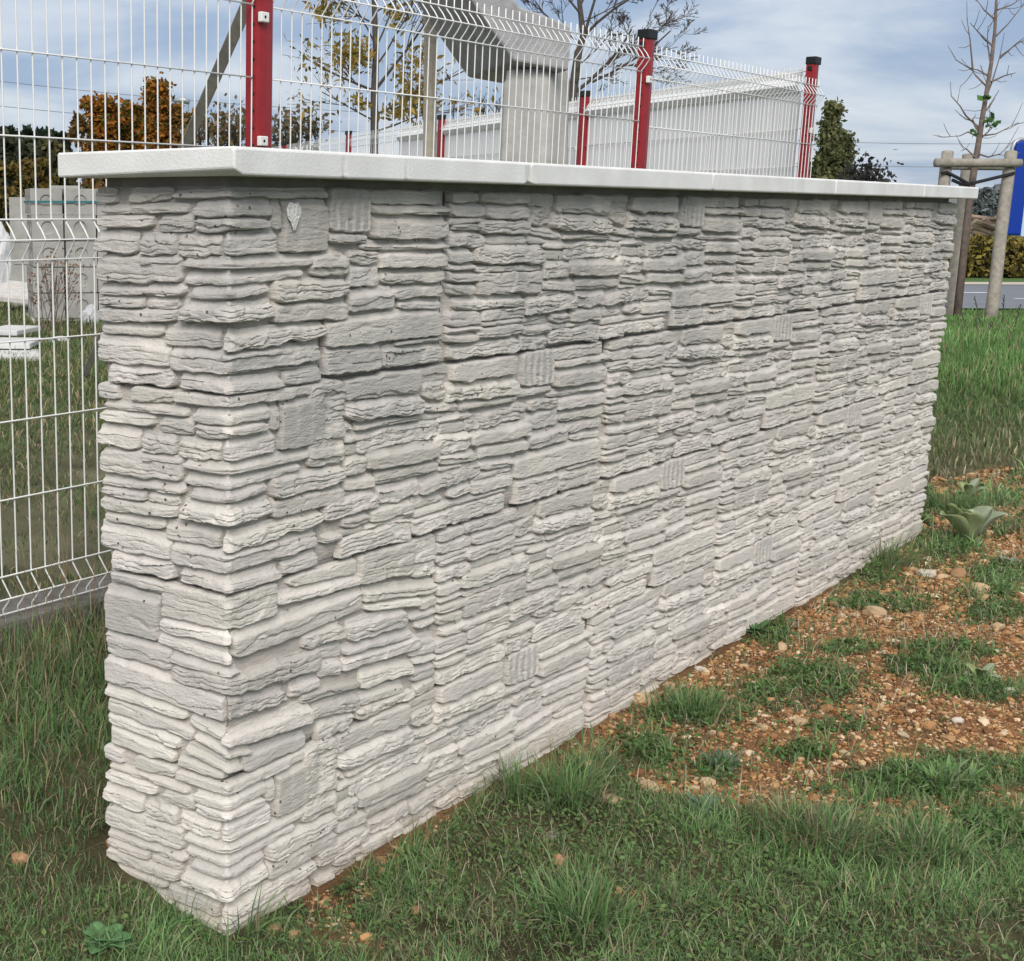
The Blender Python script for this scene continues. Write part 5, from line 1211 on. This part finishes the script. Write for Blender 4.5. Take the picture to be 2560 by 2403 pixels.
def blades(name, x, y, z, L, w, lean, cols, rng, tip=1.25, az=None):
    n = len(x); az = rng.uniform(0, 2*math.pi, n) if az is None else az
    d = np.stack([np.cos(az), np.sin(az), 0*az], -1); s = np.stack([-np.sin(az), np.cos(az), 0*az], -1)
    tw = rng.uniform(-0.9, 0.9, n)[:, None]; s = s*np.cos(tw)+d*np.sin(tw)
    B = np.stack([x, y, z], -1); up = np.array([0, 0, 1.0])
    th1 = lean*0.45; th2 = lean
    p1 = B+(d*np.sin(th1)[:, None]+up*np.cos(th1)[:, None])*(L*0.5)[:, None]
    p2 = p1+(d*np.sin(th2)[:, None]+up*np.cos(th2)[:, None])*(L*0.5)[:, None]
    hw = (w/2)[:, None]
    V = np.stack([B-s*hw, B+s*hw, p1-s*hw*0.8, p1+s*hw*0.8, p2], 1).reshape(-1, 3)
    k = np.arange(n)*5
    Q = np.stack([k, k+1, k+3, k+2], -1); T = np.stack([k+2, k+3, k+4], -1)
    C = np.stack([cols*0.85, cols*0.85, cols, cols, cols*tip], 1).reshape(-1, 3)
    return V, Q, T, C
def join(parts):
    V, Q, T, C = [], [], [], []; n = 0
    for v, q, t, c in parts:
        V.append(v); C.append(c); Q.append(q+n); T.append(t+n) if t is not None else None; n += len(v)
    return np.concatenate(V), np.concatenate(Q), (np.concatenate(T) if T else None), np.concatenate(C)
GREEN = [(0.13, 0.245, 0.08), (0.16, 0.28, 0.09), (0.09, 0.18, 0.06), (0.19, 0.285, 0.11), (0.125, 0.205, 0.095), (0.23, 0.275, 0.15)]
DRY = [(0.33, 0.27, 0.16), (0.25, 0.21, 0.12), (0.40, 0.33, 0.21), (0.18, 0.14, 0.09)]
rng = np.random.default_rng(401); parts = []
# lawn in front of the wall
N0 = 1300000
x = rng.uniform(-0.9, 8.5, N0); y = rng.uniform(-2.6, 0.05, N0); sel = rng.uniform(size=N0) < 0.085; x = np.where(sel, rng.uniform(-0.7, 0.95, N0), x); y = np.where(sel, rng.uniform(0.05, 1.1, N0), y)
D = (x-CAM[0])*FH[0]+(y-CAM[1])*FH[1]
patch = fbm(x*2.3, y*2.3, 4, 55); tuft = fbm(x*9, y*9, 3, 56)
dens = np.clip(0.62+0.75*patch+0.70*tuft, 0.10, 1)*np.clip(1-soil_mask(x, y)*1.02, 0.03, 1)
dens *= np.clip((2.9/np.maximum(D, 1))**1.7, 0.07, 1)
lat = (x-CAM[0])*RH[0]+(y-CAM[1])*RH[1]; side = lat > 0.60*D+0.4; dens = np.where(side, dens*0.22, dens)
k = visible_from(x, y, wide=0.85) & ~on_wall(x, y) & (rng.uniform(size=N0) < dens); side = side[k]
x, y, D, patch, tuft = x[k], y[k], D[k], patch[k], tuft[k]; n = len(x); print('blades', n)
L = np.clip(rng.lognormal(math.log(0.023), 0.50, n), 0.008, 0.12)*(1+1.3*np.clip(tuft, 0, 1))*np.clip(D/4.2, 0.9, 1.5); w = rng.uniform(0.0014, 0.0030, n)*np.clip(D/3.0, 1, 3.2)*np.where(side, 2.0, 1.0); L = L*np.where(side, 1.3, 1.0)
c = pick(rng, n, GREEN); c = c*(1+0.35*patch[:, None]+0.35*tuft[:, None])*rng.uniform(0.7, 1.35, (n, 1)); dr = rng.uniform(size=n) < np.clip(0.20-0.45*patch, 0.05, 0.55); c[dr] = pick(rng, int(dr.sum()), DRY)
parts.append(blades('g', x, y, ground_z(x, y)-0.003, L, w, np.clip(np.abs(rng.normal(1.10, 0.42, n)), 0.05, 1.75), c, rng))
# dead straw lying flat in the turf
N1 = 26000; x = rng.uniform(-0.8, 6.5, N1); y = rng.uniform(-2.3, 0.03, N1); D = (x-CAM[0])*FH[0]+(y-CAM[1])*FH[1]
k = visible_from(x, y) & ~on_wall(x, y) & (rng.uniform(size=N1) < np.clip(0.45-0.9*fbm(x*2.3, y*2.3, 4, 55), 0.1, 1)*np.clip((3.2/np.maximum(D, 1))**1.3, 0.1, 1)); x, y, D = x[k], y[k], D[k]; n = len(x)
parts.append(blades('straw', x, y, ground_z(x, y)+rng.uniform(0.002, 0.018, n), rng.uniform(0.02, 0.075, n), rng.uniform(0.0012, 0.0024, n)*np.clip(D/3, 1, 2.5), np.full(n, 1.5)+rng.normal(0, 0.15, n), pick(rng, n, [(0.42, 0.36, 0.25), (0.34, 0.28, 0.19), (0.26, 0.20, 0.14), (0.48, 0.43, 0.32)]), rng))
# small broad leaves hugging the ground
N0 = 240000; x = rng.uniform(-0.9, 6, N0); y = rng.uniform(-2.4, 0.3, N0); D = (x-CAM[0])*FH[0]+(y-CAM[1])*FH[1]
dens = np.clip(0.5+1.1*fbm(x*3.1, y*3.1, 4, 58), 0, 1)*np.clip(1-soil_mask(x, y), 0.03, 1)*np.clip((3/np.maximum(D, 1))**1.3, 0.1, 1)
k = visible_from(x, y) & ~on_wall(x, y) & (rng.uniform(size=N0) < dens); x, y, D = x[k], y[k], D[k]; n = len(x); print('leaves', n)
P = np.stack([x, y, ground_z(x, y)+rng.uniform(0.004, 0.026, n)], -1)
dn = np.stack([rng.normal(0, 0.55, n), rng.normal(0, 0.55, n), np.ones(n)], -1); dn /= np.linalg.norm(dn, axis=1)[:, None]
a = np.cross(dn, rng.normal(size=(n, 3))); a /= np.linalg.norm(a, axis=1)[:, None]; b2 = np.cross(dn, a); s = rng.uniform(0.0028, 0.0062, n)[:, None]*np.clip(D/3, 1, 2.2)[:, None]
V = np.stack([P-a*s*1.4, P+b2*s*0.8, P+a*s*1.4, P-b2*s*0.8], 1).reshape(-1, 3)
leafp = (V, np.arange(n*4).reshape(n, 4), None, np.repeat(pick(rng, n, [(0.115, 0.19, 0.06), (0.14, 0.22, 0.08), (0.16, 0.215, 0.07), (0.095, 0.16, 0.06)]), 4, 0))
# leafy weeds on the bare soil
def weed_leaves(E, per, size, pal, rng, h=0.035):
    out = []
    for (c, A), n in zip(E, per):
        Ai = np.linalg.inv(A); q = rng.normal(size=(n*2, 2))*0.72; xy = c+q@Ai.T; kk = (fbm(xy[:, 0]*13, xy[:, 1]*13, 3, 19) > -0.05+0.12*rng.normal(size=len(xy))); q, xy = q[kk][:n], xy[kk][:n]; n = len(xy); x, y = xy[:, 0], xy[:, 1]
        hh = h*np.clip(1.1-np.hypot(q[:, 0], q[:, 1])*0.6, 0.15, 1)*rng.uniform(0.2, 1.1, n)
        P = np.stack([x, y, ground_z(x, y)+hh], -1)
        dn = np.stack([rng.normal(0, 0.6, n), rng.normal(0, 0.6, n), np.ones(n)], -1); dn /= np.linalg.norm(dn, axis=1)[:, None]
        a = np.cross(dn, rng.normal(size=(n, 3))); a /= np.linalg.norm(a, axis=1)[:, None]; b2 = np.cross(dn, a); s = rng.uniform(0.5, 1.2, n)[:, None]*size
        V = np.stack([P-a*s*1.5, P+b2*s*0.8, P+a*s*1.5, P-b2*s*0.8], 1).reshape(-1, 3); keep = ~on_wall(x, y)
        cols = np.repeat(pick(rng, n, pal), 4, 0)
        V = V.reshape(n, 4, 3)[keep].reshape(-1, 3); cols = cols.reshape(n, 4, 3)[keep].reshape(-1, 3); m = int(keep.sum())
        out.append((V, np.arange(m*4).reshape(m, 4), None, cols))
    return out
wl = weed_leaves(WEEDS, [950, 600, 420, 900, 500, 260, 500, 500, 300, 500, 420, 420, 500, 220, 300, 420, 420, 200, 400, 200, 350, 350], 0.0065, [(0.085, 0.175, 0.05), (0.11, 0.21, 0.055), (0.08, 0.15, 0.05), (0.13, 0.185, 0.075)], rng)
bp_ = []
for (cc, A), n in zip(WEEDS, [160, 320, 200, 320, 250, 20, 250, 250, 250, 350, 260, 260, 260, 120, 160, 260, 260, 100, 260, 120, 250, 250]):
    Ai = np.linalg.inv(A); q = rng.normal(size=(n, 2))*0.85; xy = cc+q@Ai.T; x, y = xy[:, 0], xy[:, 1]; kk = (~on_wall(x, y)) & (fbm(x*13, y*13, 3, 19) > -0.1); x, y = x[kk], y[kk]; n = len(x)
    cols = pick(rng, n, GREEN); dr = rng.uniform(size=n) < 0.2; cols[dr] = pick(rng, int(dr.sum()), DRY)
    bp_.append(blades('w', x, y, ground_z(x, y), rng.uniform(0.02, 0.07, n), rng.uniform(0.003, 0.006, n), np.abs(rng.normal(0.8, 0.4, n)), cols, rng))
vq = join([leafp]+wl)
tag(link('ground_leaves', mesh_np('ground_leaves', vq[0], vq[1], None, M['grass'], False, vq[3])), 'small clover like leaves creeping over the ground before the wall', 'ground cover', kind='stuff')
V, Q, T, C = join(parts+bp_)
tag(link('lawn_grass', mesh_np('lawn_grass', V, Q, T, M['grass'], False, C)), 'short green lawn grass in front of the wall', 'grass', kind='stuff')
# grass clumps (countable tussocks)
def tussock(u, v, n, L, spread, label, seed, dry=0.1, z=0.01, pal=GREEN, name='grass_tussock', wd=0.004, xy=None):
    rng = np.random.default_rng(seed); p = gz(u*K, v*K, z) if xy is None else np.array([*xy, 0]); x = p[0]+rng.normal(0, spread, n); y = p[1]+rng.normal(0, spread, n); kk = ~on_wall(x, y); x, y = x[kk], y[kk]; n = len(x)
    c = pick(rng, n, pal); dr = rng.uniform(size=n) < dry; c[dr] = pick(rng, int(dr.sum()), DRY)
    az = np.arctan2(y-p[1], x-p[0])+rng.normal(0, 0.8, n)
    V, Q, T, C = blades('t', x, y, ground_z(x, y)-0.004, L*rng.uniform(0.45, 1.15, n), rng.uniform(0.6, 1.2, n)*wd, np.abs(rng.normal(1.0, 0.42, n)), c, rng, az=az)
    o = link(name, mesh_np(name, V, Q, T, M['grass'], False, C)); tag(o, label, 'grass'); return o
tussock(1100, 1540, 420, 0.13, 0.035, 'green grass tussock with long blades against the middle of the wall base', 501)
tussock(1010, 1530, 240, 0.12, 0.03, 'grass tussock left of the longest bladed one at the wall base', 502)
tussock(1145, 1480, 200, 0.10, 0.03, 'small grass tuft close to the wall right of the long tussock', 503)
tussock(1600, 1625, 500, 0.12, 0.06, 'pale olive tussock at the lawn edge below the gravel', 504, 0.3)
tussock(1530, 1600, 260, 0.10, 0.04, 'yellowish tussock at the left end of the lawn edge below the gravel', 505, 0.35)
tussock(1125, 1775, 380, 0.12, 0.045, 'bright green tussock in the lawn at the lower middle', 506, 0.05)
tussock(1345, 1375, 380, 0.10, 0.045, 'dark green tuft between the wall base and the gravel', 507)
tussock(1715, 1085, 380, 0.15, 0.07, 'dark weedy tuft at the far end of the wall base', 508, 0.15)
tussock(1850, 985, 300, 0.16, 0.07, 'grass tuft left of the large rosette beyond the wall end', 509, 0.1)
tussock(700, 1672, 120, 0.06, 0.03, 'low weedy tuft at the wall foot, nearest to the front corner', 531, 0.4)
tussock(790, 1610, 140, 0.07, 0.03, 'low weedy tuft at the wall foot left of the long tussocks', 532, 0.3)
tussock(900, 1545, 160, 0.08, 0.03, 'weedy tuft at the wall foot just left of the first long tussock', 533, 0.3)
tussock(470, 1800, 140, 0.11, 0.03, 'grass tuft at the front corner of the wall', 510, 0.3)
tussock(1800, 1640, 300, 0.10, 0.06, 'low tuft in the lawn at the right', 511, 0.2)
tussock(1840, 1510, 160, 0.08, 0.03, 'broad bladed green weed below the right gravel', 512, 0.0, wd=0.012)
tussock(1370, 1572, 60, 0.07, 0.012, 'blue green spiky rosette at the lower gravel edge', 513, 0.0, pal=[(0.15, 0.21, 0.14), (0.18, 0.24, 0.165)], wd=0.010)
tussock(1405, 1470, 60, 0.07, 0.012, 'blue green spiky rosette in the middle of the gravel', 514, 0.0, pal=[(0.15, 0.21, 0.14), (0.18, 0.24, 0.165)], wd=0.010)
# tall grass left of the wall, below the kerb
rng = np.random.default_rng(521); n = 9000
x = rng.uniform(-0.4, 1.2, n); y = rng.uniform(0.1, 1.12, n); kk = (~on_wall(x, y)) & ~((x > 0.02) & (y < 0.45)) & visible_from(x, y); x, y = x[kk], y[kk]; n = len(x)
f = sstep(0.35, 1.05, y); cols = pick(rng, n, GREEN)*0.9; dr = rng.uniform(size=n) < 0.08+0.30*f; cols[dr] = pick(rng, int(dr.sum()), DRY)
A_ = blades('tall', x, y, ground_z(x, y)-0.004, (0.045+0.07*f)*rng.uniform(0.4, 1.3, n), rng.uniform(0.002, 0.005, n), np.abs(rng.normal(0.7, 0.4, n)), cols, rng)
n2 = 90; x = rng.uniform(0.35, 1.2, n2); y = rng.uniform(0.75, 1.1, n2)
B_ = blades('stems', x, y, ground_z(x, y), rng.uniform(0.25, 0.55, n2), np.full(n2, 0.0022), np.abs(rng.normal(0.35, 0.25, n2)), pick(rng, n2, [(0.30, 0.22, 0.13), (0.24, 0.16, 0.10)]), rng)
V, Q, T, C = join([A_, B_]); tag(link('tall_grass', mesh_np('tall_grass', V, Q, T, M['grass'], False, C)), 'tall unmown grass and dry stems below the fence kerb', 'grass', kind='stuff')
# yard grass behind the fence
rng = np.random.default_rng(531); n = 60000
D = 3.2+rng.uniform(0, 1, n)**1.5*16; l = rng.uniform(-0.19, -0.06, n)*D; x = CAM[0]+FH[0]*D+RH[0]*l; y = CAM[1]+FH[1]*D+RH[1]*l
pt = fbm(x*1.6, y*1.6, 4, 63); kk = (y > 1.33) & (rng.uniform(size=n) < np.clip(0.45+0.9*pt+0.5*sstep(6, 9, D), 0.05, 1)); x, y, D, pt = x[kk], y[kk], D[kk], pt[kk]; n = len(x)
YG = [(0.11, 0.165, 0.06), (0.085, 0.14, 0.055), (0.17, 0.18, 0.07), (0.08, 0.15, 0.055)]
cols = pick(rng, n, YG); dr = rng.uniform(size=n) < 0.24; cols[dr] = pick(rng, int(dr.sum()), DRY)*1.1
V, Q, T, C = blades('yard', x, y, ground_z(x, y)-0.002, rng.uniform(0.012, 0.045, n)*np.clip(D/4.5, 1, 2.6), rng.uniform(0.002, 0.005, n)*np.clip(D/4, 1, 3), np.abs(rng.normal(0.9, 0.4, n)), cols, rng)
tag(link('yard_grass', mesh_np('yard_grass', V, Q, T, M['grass'], False, C)), 'thin mossy grass over the yard behind the fence', 'grass', kind='stuff')
# meadow beyond the far end of the wall
rng = np.random.default_rng(541); n = 90000
D = 6.0+rng.uniform(0, 1, n)**1.3*13.0; l = rng.uniform(0.36, 0.62, n)*D; x = CAM[0]+FH[0]*D+RH[0]*l; y = CAM[1]+FH[1]*D+RH[1]*l
kk = (D < RD0-0.1) & (rng.uniform(size=n) < np.clip(0.25+0.8*sstep(7, 10.5, D)+0.3*fbm(x, y, 3, 71), 0.05, 1)); x, y, D = x[kk], y[kk], D[kk]; n = len(x)
f = sstep(7.2, 10.5, D)[:, None]; cols = pick(rng, n, [(0.11, 0.22, 0.06), (0.13, 0.26, 0.075), (0.09, 0.19, 0.055), (0.17, 0.27, 0.10)])*f+pick(rng, n, [(0.10, 0.135, 0.06), (0.14, 0.15, 0.075), (0.22, 0.19, 0.13)])*(1-f)
dr = rng.uniform(size=n) < 0.12; cols[dr] = pick(rng, int(dr.sum()), DRY)
mp_ = fbm(x*1.3, y*1.3, 4, 72); cols = cols*(1+0.45*mp_[:, None])*rng.uniform(0.75, 1.3, (n, 1))
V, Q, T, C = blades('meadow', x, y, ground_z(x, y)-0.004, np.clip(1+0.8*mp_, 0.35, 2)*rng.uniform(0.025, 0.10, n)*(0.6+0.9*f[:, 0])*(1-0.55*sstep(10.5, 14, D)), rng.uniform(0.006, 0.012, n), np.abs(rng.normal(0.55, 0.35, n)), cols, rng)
tag(link('meadow_grass', mesh_np('meadow_grass', V, Q, T, M['grass'], False, C)), 'longer bright green grass between the wall end and the road', 'grass', kind='stuff')
# dead stems standing in the meadow
for i, (u, v, h, ln) in enumerate(((2410, 795, 50, -18), (2450, 800, 60, -14), (2505, 800, 62, 6), (2535, 810, 48, 18), (2462, 845, 40, 20), (2440, 840, 45, 0))):
    d = 12.0; a, c = at(u, v+8, d), at(u+ln, v-h, d); b = MB(); b.tube([a, (a+c)/2+Vector((0.01, 0, 0)), c], [0.005, 0.004, 0.003], 5)
    for k in range(5): p = a+(c-a)*(0.55+0.09*k); b.tube([p, p+Vector((0.02*(-1)**k, 0.01, 0.02))], [0.002, 0.004], 4)
    o = b.build('dead_stem', M['bark'], None); tag(o, 'dark dead weed stem in the meadow near the stakes, %s from the left' % nth(sorted([2410, 2450, 2505, 2535, 2462, 2440]).index(u)+1), 'weed', 'dead stems in the meadow')
# mullein rosettes
def rosette(u, v, n, L, W, label, seed, pal, lift=(0.35, 1.0), z=0.02, name='mullein_plant'):
    rg = np.random.default_rng(seed); p = gz(u*K, v*K, z); root = empty(name, (p[0], p[1], float(ground_z(p[0], p[1])))); tag(root, label, 'plant')
    for i in range(n):
        a = 2*math.pi*(i*0.382)+rg.normal()*0.2; el = lift[0]+(lift[1]-lift[0])*i/max(1, n-1); l = L*rg.uniform(0.75, 1.1); w = W*rg.uniform(0.8, 1.15)
        nu_, nv_ = 12, 7; t = np.linspace(0, 1, nu_)[:, None]; s = np.linspace(-1, 1, nv_)[None]
        wd = w*np.maximum(np.sin(np.pi*np.minimum(t**1.35, 0.985))**0.6, 0.10)
        e = el-0.35*t**2; r = l*np.cumsum(np.cos(e), 0)/nu_; h = l*np.cumsum(np.sin(e), 0)/nu_
        yv = s*wd/2; up = 0.30*np.abs(s)**1.5*wd+0.10*w*np.sin(t*9+i)*np.abs(s)*0.5
        X = r-0*yv-up*np.sin(el)*0.6; Z = h+up*np.cos(el); ca, sa = math.cos(a), math.sin(a)
        V = np.stack([X*ca-yv*sa, X*sa+yv*ca, Z+0*yv], -1).reshape(-1, 3)
        col = np.array(pal[i % len(pal)])[None, None]*(1+0.15*(1-np.abs(s))[..., None]+0*t[..., None]); vein = np.exp(-(s/0.10)**2)[..., None]*0.35; col = col*(1+vein)
        o = link('leaf', mesh_np('leaf', V, grid_quads(nu_, nv_), None, M['mullein'], True, np.broadcast_to(col, (nu_, nv_, 3)).reshape(-1, 3)), root)
        m = o.modifiers.new('thick', 'SOLIDIFY'); m.thickness = 0.002
    return root
MP = [(0.23, 0.28, 0.13), (0.27, 0.32, 0.17), (0.32, 0.37, 0.26)]
rosette(1880, 1035, 10, 0.185, 0.13, 'large pale felted mullein rosette beyond the far end of the wall', 601, MP, (0.80, 1.40), 0.03)
rosette(1880, 945, 6, 0.11, 0.05, 'small mullein rosette just beyond the large one', 602, MP, (0.3, 1.1), 0.05)
rosette(1905, 1300, 6, 0.075, 0.032, 'small pale rosette on the gravel at the right', 603, MP, (0.25, 1.0))
rosette(1960, 1085, 6, 0.06, 0.03, 'tiny whitish rosette at the right picture edge', 604, [(0.22, 0.25, 0.17)], (0.25, 1.0))
rosette(205, 1822, 18, 0.055, 0.030, 'broad leaved green plant at the lower left picture corner', 605, [(0.10, 0.20, 0.085), (0.12, 0.23, 0.10)], (0.25, 0.9), 0.03, 'broadleaf_plant')
rosette(1468, 1215, 7, 0.06, 0.03, 'small dark green weed touching the wall base', 606, [(0.09, 0.17, 0.07)], (0.3, 1.0), 0.02, 'broadleaf_plant')
# dry brown weed in the yard
rg = np.random.default_rng(611); wr = empty('dry_weed', (0, 0, 0)); tag(wr, 'dry reddish brown weed standing before the block stack', 'weed'); b = MB(); tips = []
for k in range(7):
    p = Vector(gz(rg.uniform(105, 148), 842, YZ)); branchy(b, p, (Vector((0, 0, 1))+Vector(rg.normal(size=3))*0.15).normalized(), rg.uniform(0.35, 0.62), 0.007, 1, rg, tips, minr=0.003, ang=0.4)
b.build('stems', M['bark2'], wr); leaves_on(wr, np.concatenate([np.array(p)+rg.normal(size=(9, 3))*0.05 for p, d, e in tips]), 0.018, (0.16, 0.09, 0.06), (0.24, 0.15, 0.10), 612)
